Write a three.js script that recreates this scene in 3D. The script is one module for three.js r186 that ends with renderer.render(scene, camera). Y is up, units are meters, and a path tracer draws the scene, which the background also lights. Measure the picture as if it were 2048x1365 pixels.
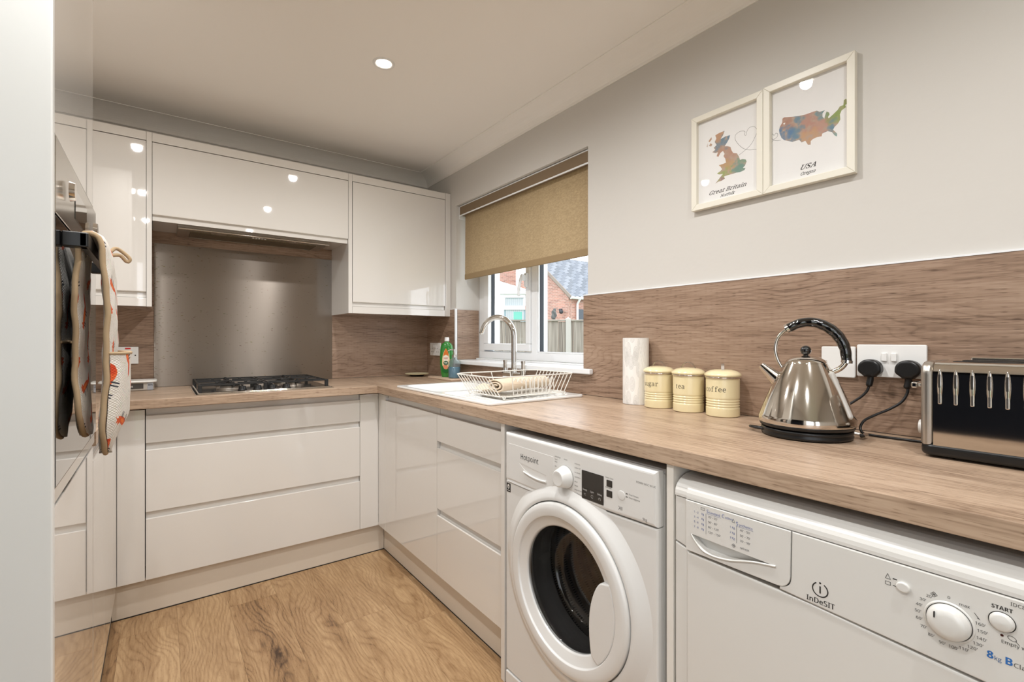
import * as THREE from 'three';
import { RoundedBoxGeometry } from 'three/addons/geometries/RoundedBoxGeometry.js';
import { mergeGeometries } from 'three/addons/utils/BufferGeometryUtils.js';

// ---------------------------------------------------------------- camera, sky, exposure
// x = 0 is the window wall (room at x < 0), z = 0 the hob wall, y = 0 the floor; metres
const scene = new THREE.Scene();
const camera = new THREE.PerspectiveCamera(71.366, 2048 / 1365, 0.02, 200);
camera.position.set(-1.5187, 1.1534, 3.0596);
camera.lookAt(-1.5187 + Math.sin(0.6367), 1.1534, 3.0596 - Math.cos(0.6367));
camera.setViewOffset(2048, 1365, 0, 2.3, 2048, 1365);
scene.background = new THREE.Color().setRGB(2.7, 2.85, 3.05);      // bright overcast sky
const renderer = new THREE.WebGLRenderer();
renderer.toneMapping = THREE.LinearToneMapping;
renderer.toneMappingExposure = 1.0;
renderer.shadowMap.enabled = true;
const LAMP_COLOR = new THREE.Color().setRGB(1.0, 1.0, 0.995), LAMP_POWER = 3.15;
const DOWNLIGHTS = [[-0.781, 1.176], [-0.78, 2.15], [-1.63, 1.15], [-1.63, 2.2], [-0.78, 3.15], [-1.63, 3.25]];

// ---------------------------------------------------------------- helpers
const V = (x, y, z) => new THREE.Vector3(x, y, z);
let rs = 12345;
const rnd = () => { rs = (rs * 1664525 + 1013904223) >>> 0; return rs / 4294967296; };
const rr = (a, b) => a + (b - a) * rnd();
const taken = new Map();
function numbered(n) {
  const k = taken.get(n) ?? 0; taken.set(n, k + 1);
  return k ? n + '_' + String(k).padStart(3, '0') : n;
}
function shade(o) { o.traverse((m) => { if (m.isMesh) { m.castShadow = true; m.receiveShadow = true; } }); return o; }
// a thing: a Group at its base; add() takes shapes in world metres
function thing(name, base, label, category, group) {
  const g = new THREE.Group();
  g.name = numbered(name); g.position.set(...base); g.userData = { label, category };
  if (group) g.userData.group = group;
  scene.add(g);
  return g;
}
function add(t, name, geo, mat, label) {
  let root = t; while (root.parent && root.parent !== scene) root = root.parent;
  geo.translate(-root.position.x, -root.position.y, -root.position.z);
  const m = new THREE.Mesh(geo, mat);
  m.name = name; if (label) m.userData.label = label;
  t.add(m); m.castShadow = m.receiveShadow = true;
  return m;
}
function one(name, geo, mat, base, label, category, group) {
  geo.translate(-base[0], -base[1], -base[2]);
  const m = new THREE.Mesh(geo, mat);
  m.name = numbered(name); m.position.set(...base); m.userData = { label, category };
  if (group) m.userData.group = group;
  m.castShadow = m.receiveShadow = true;
  scene.add(m);
  return m;
}
function struct(name, geo, mat, label) {
  const m = new THREE.Mesh(geo, mat);
  m.name = numbered(name); m.userData = { kind: 'structure', label, category: name.split('_')[0] };
  m.castShadow = m.receiveShadow = true;
  scene.add(m);
  return m;
}
function box(x0, x1, y0, y1, z0, z1, r = 0) {
  const w = Math.abs(x1 - x0), h = Math.abs(y1 - y0), d = Math.abs(z1 - z0);
  r = Math.min(r, w / 2.02, h / 2.02, d / 2.02);
  const g = r > 0 ? new RoundedBoxGeometry(w, h, d, r < 0.006 ? 1 : 3, r) : new THREE.BoxGeometry(w, h, d);
  return g.translate((x0 + x1) / 2, (y0 + y1) / 2, (z0 + z1) / 2);
}
const flat = (g) => { const n = g.index ? g.toNonIndexed() : g; for (const k of Object.keys(n.attributes)) if (!['position', 'normal', 'uv'].includes(k)) n.deleteAttribute(k); n.clearGroups?.(); return n; };
const merge = (...gs) => mergeGeometries(gs.flat().map(flat), false);
// uv in metres by the way a face points; along: the axis the grain runs on
function uvm(g, along = 'z', scale = [1, 1], off = [0, 0]) {
  const p = g.attributes.position, n = g.attributes.normal, uv = new Float32Array(p.count * 2);
  for (let i = 0; i < p.count; i++) {
    const x = p.getX(i), y = p.getY(i), z = p.getZ(i), ax = Math.abs(n.getX(i)), ay = Math.abs(n.getY(i)), az = Math.abs(n.getZ(i));
    let a, b;
    if (along === 'z') { if (ax >= ay && ax >= az) { a = z; b = y; } else if (ay >= az) { a = z; b = x + 0.35; } else { a = x; b = y; } }
    else if (along === 'x') { if (az >= ay && az >= ax) { a = x; b = y; } else if (ay >= ax) { a = x; b = z + 0.35; } else { a = z; b = y; } }
    else { if (az >= ax && az >= ay) { a = y; b = x; } else if (ax >= ay) { a = y; b = z; } else { a = x; b = z; } }
    uv[2 * i] = a * scale[0] + off[0]; uv[2 * i + 1] = b * scale[1] + off[1];
  }
  g.setAttribute('uv', new THREE.BufferAttribute(uv, 2));
  return g;
}
function tube(pts, r, closed = false, seg = 0, radial = 8) {
  const c = new THREE.CatmullRomCurve3(pts.map((p) => V(...p)), closed, 'centripetal');
  const g = new THREE.TubeGeometry(c, seg || Math.max(8, pts.length * 6), r, radial, closed);
  if (closed) return g;
  const e = [0, 1].map((k) => { const s = new THREE.SphereGeometry(r, radial, 6), q = c.getPoint(k); return s.translate(q.x, q.y, q.z); });
  return merge(g, ...e);
}
// straight rod through corner points with small bends
function rod(pts, r, radial = 6) {
  const path = new THREE.CurvePath();
  for (let i = 0; i + 1 < pts.length; i++) path.add(new THREE.LineCurve3(V(...pts[i]), V(...pts[i + 1])));
  const out = [];
  for (const l of path.curves) {
    const d = l.v2.clone().sub(l.v1), n = d.length();
    const g = new THREE.CylinderGeometry(r, r, n, radial, 1, true);
    g.applyQuaternion(new THREE.Quaternion().setFromUnitVectors(V(0, 1, 0), d.normalize()));
    g.translate((l.v1.x + l.v2.x) / 2, (l.v1.y + l.v2.y) / 2, (l.v1.z + l.v2.z) / 2);
    out.push(g);
  }
  for (const p of pts) out.push(new THREE.SphereGeometry(r, radial, 5).translate(...p));
  return merge(out);
}
function cyl(x, y0, y1, z, r, r2 = r, seg = 40) { return new THREE.CylinderGeometry(r2, r, y1 - y0, seg).translate(x, (y0 + y1) / 2, z); }
// cylinder lying along an axis
function cylA(axis, p, len, r, r2 = r, seg = 32) {
  const g = new THREE.CylinderGeometry(r2, r, len, seg);
  if (axis === 'x') g.rotateZ(-Math.PI / 2); else if (axis === 'z') g.rotateX(Math.PI / 2);
  return g.translate(...p);
}
function lathe(profile, x, y, z, seg = 64) { return new THREE.LatheGeometry(profile.map(([a, b]) => new THREE.Vector2(a, b)), seg).translate(x, y, z); }
function shapeOf(pts) { const s = new THREE.Shape(); pts.forEach(([a, b], i) => (i ? s.lineTo(a, b) : s.moveTo(a, b))); s.closePath(); return s; }
function roundRect(x0, x1, y0, y1, r, path = new THREE.Shape()) {
  path.moveTo(x0 + r, y0); path.lineTo(x1 - r, y0); path.absarc(x1 - r, y0 + r, r, -Math.PI / 2, 0);
  path.lineTo(x1, y1 - r); path.absarc(x1 - r, y1 - r, r, 0, Math.PI / 2);
  path.lineTo(x0 + r, y1); path.absarc(x0 + r, y1 - r, r, Math.PI / 2, Math.PI);
  path.lineTo(x0, y0 + r); path.absarc(x0 + r, y0 + r, r, Math.PI, Math.PI * 1.5);
  return path;
}
function ext(shape, depth, bevel = 0, curve = 24, bs = 2) {
  return new THREE.ExtrudeGeometry(shape, { depth: depth - 2 * bevel, bevelEnabled: bevel > 0, bevelSize: bevel, bevelThickness: bevel, bevelOffset: -bevel, bevelSegments: bs, curveSegments: curve }).translate(0, 0, bevel);
}
// a shape drawn in (z, y) as seen from the room, standing out from x towards -x
const outX = (shape, x, depth, bevel, curve, bs) => ext(shape, depth, bevel, curve, bs).rotateY(-Math.PI / 2).translate(x, 0, 0);
// a shape drawn in (x, y), standing out from z towards +z
const outZ = (shape, z, depth, bevel, curve, bs) => ext(shape, depth, bevel, curve, bs).translate(0, 0, z);
// prism from a closed outline in a plane: pts (a, y); along x (a -> z) or along z (a -> x)
function prism(pts, axis, s0, s1) {
  const sh = shapeOf(pts), g = ext(sh, s1 - s0);
  if (axis === 'z') return g.translate(0, 0, s0);            // a is x
  return g.applyMatrix4(new THREE.Matrix4().makeBasis(V(0, 0, 1), V(0, 1, 0), V(-1, 0, 0))).translate(s1, 0, 0);   // a is z
}
// ---------------------------------------------------------------- noise and textures
function lattice(seed) { const t = new Float32Array(65536); let s = seed >>> 0; for (let i = 0; i < 65536; i++) { s = (s * 1664525 + 1013904223) >>> 0; t[i] = s / 4294967296; } return t; }
const LAT = lattice(777);
function pn(x, y, px, py, k = 0) {     // value noise, periodic over px, py cells
  const xi = Math.floor(x), yi = Math.floor(y), fx = x - xi, fy = y - yi, sx = fx * fx * (3 - 2 * fx), sy = fy * fy * (3 - 2 * fy);
  const x0 = ((xi % px) + px) % px, x1 = (x0 + 1) % px, y0 = ((yi % py) + py) % py, y1 = (y0 + 1) % py;
  const a = LAT[(x0 * 157 + y0 * 7919 + k * 3571) & 65535], b = LAT[(x1 * 157 + y0 * 7919 + k * 3571) & 65535], c = LAT[(x0 * 157 + y1 * 7919 + k * 3571) & 65535], d = LAT[(x1 * 157 + y1 * 7919 + k * 3571) & 65535];
  return a + (b - a) * sx + (c - a) * sy + (a - b - c + d) * sx * sy;
}
function dataTex(W, H, f, srgb = true) {
  const d = new Uint8Array(W * H * 4), o = [0, 0, 0];
  for (let y = 0, i = 0; y < H; y++) for (let x = 0; x < W; x++, i += 4) { f(x / W, y / H, o); d[i] = Math.max(0, Math.min(255, o[0])); d[i + 1] = Math.max(0, Math.min(255, o[1])); d[i + 2] = Math.max(0, Math.min(255, o[2])); d[i + 3] = 255; }
  const t = new THREE.DataTexture(d, W, H, THREE.RGBAFormat);
  t.wrapS = t.wrapT = THREE.RepeatWrapping; t.magFilter = THREE.LinearFilter; t.minFilter = THREE.LinearMipmapLinearFilter; t.generateMipmaps = true;
  if (srgb) t.colorSpace = THREE.SRGBColorSpace;
  t.needsUpdate = true;
  return t;
}
function canvasTex(W, H, draw, srgb = true) {
  const c = document.createElement('canvas'); c.width = W; c.height = H;
  draw(c.getContext('2d'), W, H);
  const t = new THREE.CanvasTexture(c); if (srgb) t.colorSpace = THREE.SRGBColorSpace;
  return t;
}
const mixc = (a, b, t, o) => { for (let i = 0; i < 3; i++) o[i] = a[i] + (b[i] - a[i]) * t; };
// printed-oak laminate: u along the grain (2.4 m a repeat), v across (0.8 m a repeat)
function laminate(k, light, mid, dark) {
  return dataTex(2048, 1024, (u, v, o) => {
    const w1 = pn(u * 5, v * 6, 5, 6, k), w2 = pn(u * 14, v * 16, 14, 16, k + 1), w3 = pn(u * 40, v * 48, 40, 48, k + 2);
    const f = v * 34 + w1 * 10 + w2 * 2.4 + w3 * 0.5;
    const fr = f - Math.floor(f);
    const ring = Math.pow(1 - Math.abs(fr - 0.5) * 2, 5);
    const pres = pn(u * 6, v * 8, 6, 8, k + 5);
    const pore = pn(u * 120, v * 700, 120, 700, k + 3), pore2 = pn(u * 48, v * 300, 48, 300, k + 4);
    const tone = pn(u * 8, v * 30, 8, 30, k + 6) * 0.55 + pn(u * 3, v * 5, 3, 5, k + 7) * 0.45;
    let t = 0.18 + tone * 0.5 + (pore2 - 0.5) * 0.34;
    t += ring * (0.08 + 0.5 * Math.max(0, pres - 0.4));
    if (pore > 0.74) t += (pore - 0.74) * 1.5;
    t = Math.max(0, Math.min(1, t));
    if (t < 0.5) mixc(light, mid, t * 2, o); else mixc(mid, dark, t * 2 - 1, o);
  });
}
// eight oak floor planks stacked: each row one plank (1.25 m x 0.183 m)
const KNOTS = [[[0.3, 0.45, 1.0]], [[0.62, 0.4, 0.8], [0.2, 0.7, 0.4]], [], [[0.5, 0.6, 1.2], [0.55, 0.35, 0.6]], [[0.8, 0.5, 0.5]], [[0.15, 0.3, 0.7]], [], [[0.42, 0.5, 0.9]]];
const TONES = [0.02, 0.16, -0.02, 0.12, 0.05, -0.06, 0.1, 0.0];
function plankTex() {
  return dataTex(2048, 2048, (u, vv, o) => {
    const row = Math.min(7, Math.floor(vv * 8)), v = vv * 8 - row, k = row * 17;
    let w1 = pn(u * 4, v * 2, 4, 64, k + 30), w2 = pn(u * 11, v * 5, 11, 64, k + 31), knot = 0, kd = 0;
    for (const [ku, kv, ks] of KNOTS[row]) {
      const du = (u - ku) * 1.25 / 0.05, dv = (v - kv) * 0.183 / 0.022, d2 = du * du * 0.35 + dv * dv;
      kd += ks * Math.exp(-d2 * 0.25) * 2.2; knot += ks * Math.exp(-d2 * 3.2) * (0.5 + 0.8 * pn(u * 90, v * 24, 90, 64, k + 33));
      knot += 0.28 * ks * Math.exp(-(du * du * 0.03 + dv * dv * 1.4)) * pn(u * 30, v * 14, 30, 64, k + 38);
    }
    const f = v * 9 + w1 * 6.5 + w2 * 1.6 + kd * 1.6 + 0.25 * pn(u * 40, v * 10, 40, 64, k + 34);
    const fr = f - Math.floor(f), ring = Math.pow(1 - Math.abs(fr - 0.5) * 2, 3);
    const pore = pn(u * 150, v * 150, 150, 512, k + 35), pore2 = pn(u * 36, v * 60, 36, 512, k + 36);
    const tone = pn(u * 5, v * 4, 5, 64, k + 37);
    let t = 0.2 + TONES[row] + (tone - 0.5) * 0.34 + ring * 0.24 + (pore2 - 0.5) * 0.24 + (pore > 0.7 ? (pore - 0.7) * 0.7 : 0) + knot * 0.6;
    t = Math.max(0, Math.min(1, t));
    if (t < 0.5) mixc([190, 158, 119], [148, 115, 80], t * 2, o); else mixc([148, 115, 80], [66, 46, 30], t * 2 - 1, o);
  });
}
const T = {};
T.lam = laminate(1, [186, 162, 142], [152, 126, 106], [94, 73, 58]);
T.lam.repeat.set(1 / 2.4, 1 / 0.8);
T.top = laminate(9, [208, 185, 162], [178, 153, 130], [120, 97, 78]);
T.top.repeat.set(1 / 2.4, 1 / 0.8);
T.plank = plankTex();
T.fine = dataTex(256, 256, (u, v, o) => { const n = 128 + (pn(u * 60, v * 60, 60, 60, 3) - 0.5) * 120 + (pn(u * 128, v * 128, 128, 128, 4) - 0.5) * 100; o[0] = o[1] = o[2] = n; }, false);
T.plaster = T.fine.clone(); T.plaster.repeat.set(3, 3);
T.brush = dataTex(512, 512, (u, v, o) => { const n = 128 + (pn(u * 6, v * 400, 6, 400, 5) - 0.5) * 150 + (pn(u * 20, v * 512, 20, 512, 6) - 0.5) * 100; o[0] = o[1] = o[2] = n; }, false);
T.blind = dataTex(512, 512, (u, v, o) => {
  const n = pn(u * 46, v * 34, 46, 34, 7), m = pn(u * 110, v * 90, 110, 90, 8), w = 0.5 + 0.25 * Math.sin(u * 6.2832 * 170) + 0.25 * Math.sin(v * 6.2832 * 170);
  const t = 0.5 + (n - 0.5) * 0.5 + (m - 0.5) * 0.4 + (w - 0.5) * 0.25; mixc([160, 136, 101], [196, 171, 133], t, o);
});
T.blind.repeat.set(3.2, 3.2);
T.steel = (() => {   // brushed steel with small splash marks where the photograph shows them, denser towards the hob's left
  const t = canvasTex(1024, 1024, (c, W, H) => {
    c.fillStyle = '#8f867d'; c.fillRect(0, 0, W, H);
    rs = 99;
    for (let i = 0; i < 520; i++) {
      const x = Math.pow(rnd(), 1.9) * W, y = rnd() * H * 0.95;
      c.fillStyle = `rgba(${90 + rnd() * 30 | 0},${80 + rnd() * 25 | 0},${62 + rnd() * 20 | 0},${0.25 + rnd() * 0.45})`;
      c.beginPath(); c.ellipse(x, y, 2 + rnd() * 5, 1 + rnd() * 1.6, (rnd() - 0.5) * 0.8, 0, 7); c.fill();
    }
  });
  return t;
})();
T.fabric = dataTex(256, 256, (u, v, o) => { const w = 128 + 60 * Math.sin(u * 6.2832 * 64) * Math.sin(v * 6.2832 * 64) + (pn(u * 64, v * 64, 64, 64, 21) - 0.5) * 90; o[0] = o[1] = o[2] = w; }, false);

const std = (o) => new THREE.MeshStandardMaterial(o), phy = (o) => new THREE.MeshPhysicalMaterial(o);
const srgb = (r, g, b) => new THREE.Color().setRGB(r / 255, g / 255, b / 255, THREE.SRGBColorSpace);
const M = {
  wall: std({ color: srgb(211, 207, 201), roughness: 0.85, bumpMap: T.plaster, bumpScale: 0.0004 }),
  ceil: std({ color: srgb(249, 245, 239), roughness: 0.9 }),
  lam: phy({ map: T.lam, roughness: 0.42, bumpMap: T.lam, bumpScale: 0.0004 }),
  top: phy({ map: T.top, roughness: 0.36, bumpMap: T.top, bumpScale: 0.0003 }),
  plank: phy({ map: T.plank, roughness: 0.42, bumpMap: T.plank, bumpScale: 0.0005 }),
  joint: std({ color: srgb(92, 66, 42), roughness: 0.9 }),
  gloss: phy({ color: srgb(226, 222, 216), roughness: 0.035, clearcoat: 1, clearcoatRoughness: 0.02 }),
  carcass: std({ color: srgb(232, 228, 220), roughness: 0.5 }),
  plinth: phy({ color: srgb(214, 203, 188), roughness: 0.22 }),
  dark: std({ color: srgb(38, 34, 30), roughness: 0.8 }),
  white: phy({ color: srgb(236, 235, 232), roughness: 0.28 }),
  upvc: phy({ color: srgb(240, 241, 242), roughness: 0.25 }),
  appliance: phy({ color: srgb(225, 224, 221), roughness: 0.22, clearcoat: 0.4, clearcoatRoughness: 0.1 }),
  ceramic: phy({ color: srgb(240, 240, 238), roughness: 0.12 }),
  chrome: std({ color: srgb(222, 220, 216), metalness: 1, roughness: 0.06 }),
  polished: std({ color: srgb(214, 208, 200), metalness: 1, roughness: 0.09 }),
  brushed: std({ color: srgb(198, 192, 184), metalness: 1, roughness: 0.3, bumpMap: T.brush, bumpScale: 0.0001 }),
  steelplate: phy({ map: T.steel, metalness: 1, roughness: 0.3, anisotropy: 0.95, anisotropyRotation: Math.PI / 2 }),
  black: phy({ color: srgb(20, 20, 20), roughness: 0.35 }),
  blackgloss: phy({ color: srgb(12, 12, 13), roughness: 0.06, clearcoat: 1, clearcoatRoughness: 0.02 }),
  castiron: std({ color: srgb(22, 21, 20), roughness: 0.55 }),
  glass: phy({ color: 0xffffff, roughness: 0, transmission: 1, thickness: 0, ior: 1.5 }),
  anthracite: std({ color: srgb(48, 54, 62), roughness: 0.5 }),
  socket: phy({ color: srgb(238, 237, 234), roughness: 0.3 }),
  wire: phy({ color: srgb(240, 236, 228), roughness: 0.3 }),
};
// lettering and print: a thin printed film on the surface it belongs to
function decal(t, name, W, H, px, draw, place) {
  const tex = canvasTex(Math.round(W * px), Math.round(H * px), (c, w, h) => { c.clearRect(0, 0, w, h); c.save(); c.scale(px, px); draw(c, W, H); c.restore(); });
  const g = new THREE.PlaneGeometry(W, H);
  place(g);
  const m = add(t, name, g, phy({ map: tex, transparent: true, roughness: 0.35 }));
  return m;
}
const faceX = (z0, y0, x, W, H) => (g) => g.rotateY(-Math.PI / 2).translate(x, y0 + H / 2, z0 + W / 2);
function txt(c, s, x, y, size, style = '#222', font = 'sans-serif', align = 'left') {   // metres, y down
  c.save(); c.translate(x, y); c.scale(size / 100, size / 100); c.font = font.includes('px') ? font : '100px ' + font; c.fillStyle = style; c.textAlign = align; c.textBaseline = 'alphabetic'; c.fillText(s, 0, 0); c.restore();
}
// ================================================================ room shell
const WX = 0, XL = -2.28, ZR = 4.4, CEIL = 2.291;
{ // floor with oak planks
  const f = struct('floor', box(XL - 0.1, 0.3, -0.14, -0.0022, -0.1, ZR + 0.1), M.joint, 'oak plank floor between the cream cabinets');
  const W = 0.183, starts = { 0: 0.69, 1: 0.28, 2: 0.92, 3: 0.45, 4: 0.04, 5: 1.264 - 1.22, 6: 0.6, 7: 0.3 };
  const rows = [[3, 5, 2], [2, 0, 4, 6], [7, 1, 5, 0], [6, 4, 2, 3], [0, 2, 7, 4], [5, 2, 6, 0], [4, 0, 3, 2], [1, 6, 5, 2]];
  const first = { 0: 0.69, 1: 1.5, 2: 0.69, 3: 1.62, 4: 1.1, 5: 1.264, 6: 0.9, 7: 1.3 };
  for (let c = -1; c < 7; c++) {
    const x0 = -1.646 + c * W, x1 = x0 + W, k = (c + 8) % 8;
    let z = first[k] - 1.22, n = 0;
    for (; z < ZR; z += 1.22, n++) {
      const z0 = Math.max(z, 0.3), z1 = Math.min(z + 1.22, ZR);
      if (z1 - z0 < 0.02) continue;
      const row = rows[k][n % rows[k].length], g = box(x0 + 0.00025, x1 - 0.00025, -0.0024, 0, z0 + 0.00025, z1 - 0.00025);
      const p = g.attributes.position, uv = g.attributes.uv, flip = (n + k) % 2;
      for (let i = 0; i < p.count; i++) {
        const a = (p.getZ(i) - z) / 1.25, b = (p.getX(i) - x0) / W;
        uv.setXY(i, flip ? 0.99 - a : a + 0.01, (row + 0.015 + 0.97 * (flip ? 1 - b : b)) / 8);
      }
      const m = new THREE.Mesh(g, M.plank); m.name = 'plank'; m.castShadow = m.receiveShadow = true; f.add(m);
    }
  }
}
struct('wall_back', box(XL - 0.1, 0.3, 0, 2.5, -0.12, 0), M.wall, 'cream painted wall behind the hob');
const OZ0 = 0.4064, OZ1 = 1.5705, OY0 = 1.0, OY1 = 2.011;
struct('wall_right', merge(box(0, 0.28, 0, 2.5, 0, OZ0), box(0, 0.28, 0, 2.5, OZ1, ZR), box(0, 0.28, 0, OY0, OZ0, OZ1), box(0, 0.28, OY1, 2.5, OZ0, OZ1)), M.wall, 'off-white painted wall with the kitchen window');
const DZ0 = 2.06, DZ1 = 3.2, SZ0 = 3.4, SZ1 = 4.34;
struct('wall_left', merge(box(XL - 0.12, XL, 0, 2.5, 0, DZ0), box(XL - 0.12, XL, 0, 2.5, DZ1, SZ0), box(XL - 0.12, XL, 0, 2.5, SZ1, ZR), box(XL - 0.12, XL, 2.05, 2.5, DZ0, DZ1), box(XL - 0.12, XL, 2.1, 2.5, SZ0, SZ1)), M.wall, 'off-white wall behind the tall units');
{ // unlit hall beyond the doorway, mirrored dark in the toaster
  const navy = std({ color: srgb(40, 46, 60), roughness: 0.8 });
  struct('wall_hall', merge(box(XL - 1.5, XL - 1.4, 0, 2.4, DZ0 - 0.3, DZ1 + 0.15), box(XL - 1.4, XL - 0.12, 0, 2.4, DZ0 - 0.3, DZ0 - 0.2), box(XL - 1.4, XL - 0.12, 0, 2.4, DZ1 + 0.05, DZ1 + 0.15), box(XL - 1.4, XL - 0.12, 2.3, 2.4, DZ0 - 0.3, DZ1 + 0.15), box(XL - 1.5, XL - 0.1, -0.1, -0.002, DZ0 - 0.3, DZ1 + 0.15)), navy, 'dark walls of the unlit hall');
}
const GX0 = -2.24, GX1 = -1.62, GY1 = 2.1;
struct('wall_rear', merge(box(XL - 0.12, GX0, 0, 2.5, ZR, ZR + 0.12), box(GX1, 0.3, 0, 2.5, ZR, ZR + 0.12), box(GX0, GX1, GY1, 2.5, ZR, ZR + 0.12)), M.wall, 'off-white wall with the glazed garden door');
{ // glazed garden door and side window behind the camera
  const zz = ZR + 0.03, xx = XL - 0.09, fr = (n, label, gs) => struct(n, merge(gs), M.upvc, label);
  const w = fr('window_2', 'white glazed garden door', [box(GX0, GX1, 0, 0.1, zz, zz + 0.06), box(GX0, GX1, GY1 - 0.07, GY1, zz, zz + 0.06), box(GX0, GX0 + 0.06, 0.1, GY1 - 0.07, zz, zz + 0.06), box(GX1 - 0.06, GX1, 0.1, GY1 - 0.07, zz, zz + 0.06)]);
  const p = new THREE.Mesh(new THREE.PlaneGeometry(GX1 - GX0 - 0.12, GY1 - 0.17).translate((GX0 + GX1) / 2, 0.1 + (GY1 - 0.17) / 2, zz + 0.03), M.glass); p.name = 'pane'; w.add(p);
  const v = fr('window_3', 'white glazed side door', [box(xx, xx + 0.06, 0, 0.1, SZ0, SZ1), box(xx, xx + 0.06, GY1 - 0.07, GY1, SZ0, SZ1), box(xx, xx + 0.06, 0.1, GY1 - 0.07, SZ0, SZ0 + 0.06), box(xx, xx + 0.06, 0.1, GY1 - 0.07, SZ1 - 0.06, SZ1)]);
  const q = new THREE.Mesh(new THREE.PlaneGeometry(SZ1 - SZ0 - 0.12, GY1 - 0.17).rotateY(Math.PI / 2).translate(xx + 0.03, 0.1 + (GY1 - 0.17) / 2, (SZ0 + SZ1) / 2), M.glass); q.name = 'pane'; v.add(q);
}
struct('ceiling', box(XL - 0.12, 0.3, CEIL, CEIL + 0.15, -0.1, ZR + 0.12), M.ceil, 'plain cream ceiling with a recessed spotlight');
{ // coving
  const prof = []; for (let i = 0; i <= 10; i++) { const a = (i / 10) * Math.PI / 2; prof.push([0.1 - 0.1 * Math.cos(a), 2.229 + 0.06 * Math.sin(a)]); }
  const P = [[0, CEIL], [0, 2.2265], [0.0035, 2.2265], [0.0035, 2.229], ...prof.slice(1, -1).map(([a, y]) => [a + 0.002, y]), [0.1, 2.2875], [0.103, 2.2875], [0.103, CEIL]];
  struct('trim_1', prism(P.map(([a, y]) => [-a, y]), 'z', 0, ZR), M.ceil, 'coving along the window wall');
  struct('trim_2', prism(P, 'x', XL, 0), M.ceil, 'coving above the wall cabinets');
}
// ---------------------------------------------------------------- downlights
DOWNLIGHTS.forEach(([x, z], i) => {
  const where = ['above the sink cabinets', 'above the washing machine', 'above the oven end of the hob wall', 'above the oven', 'above the tumble dryer', 'above the hall doorway'][i];
  const d = thing('downlight', [x, CEIL, z], 'round recessed ceiling spotlight ' + where, 'light', 'recessed ceiling spotlights');
  add(d, 'ring', lathe([[0.026, 0.012], [0.028, -0.001], [0.036, -0.004], [0.043, -0.003], [0.045, 0.0005], [0.045, 0.002]], x, CEIL, z, 40), M.white);
  add(d, 'lamp', new THREE.CylinderGeometry(0.0265, 0.0265, 0.004, 32).translate(x, CEIL - 0.0005, z), std({ color: 0xffffff, emissive: new THREE.Color().setRGB(1, 0.93, 0.82), emissiveIntensity: 14 }));
  const s = new THREE.SpotLight(LAMP_COLOR, LAMP_POWER, 0, 1.5, 1, 2);
  s.position.set(0, -0.012, 0); s.target.position.set(0, -1, 0); s.castShadow = true; s.shadow.radius = 1.2;
  d.add(s, s.target);
});

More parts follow.
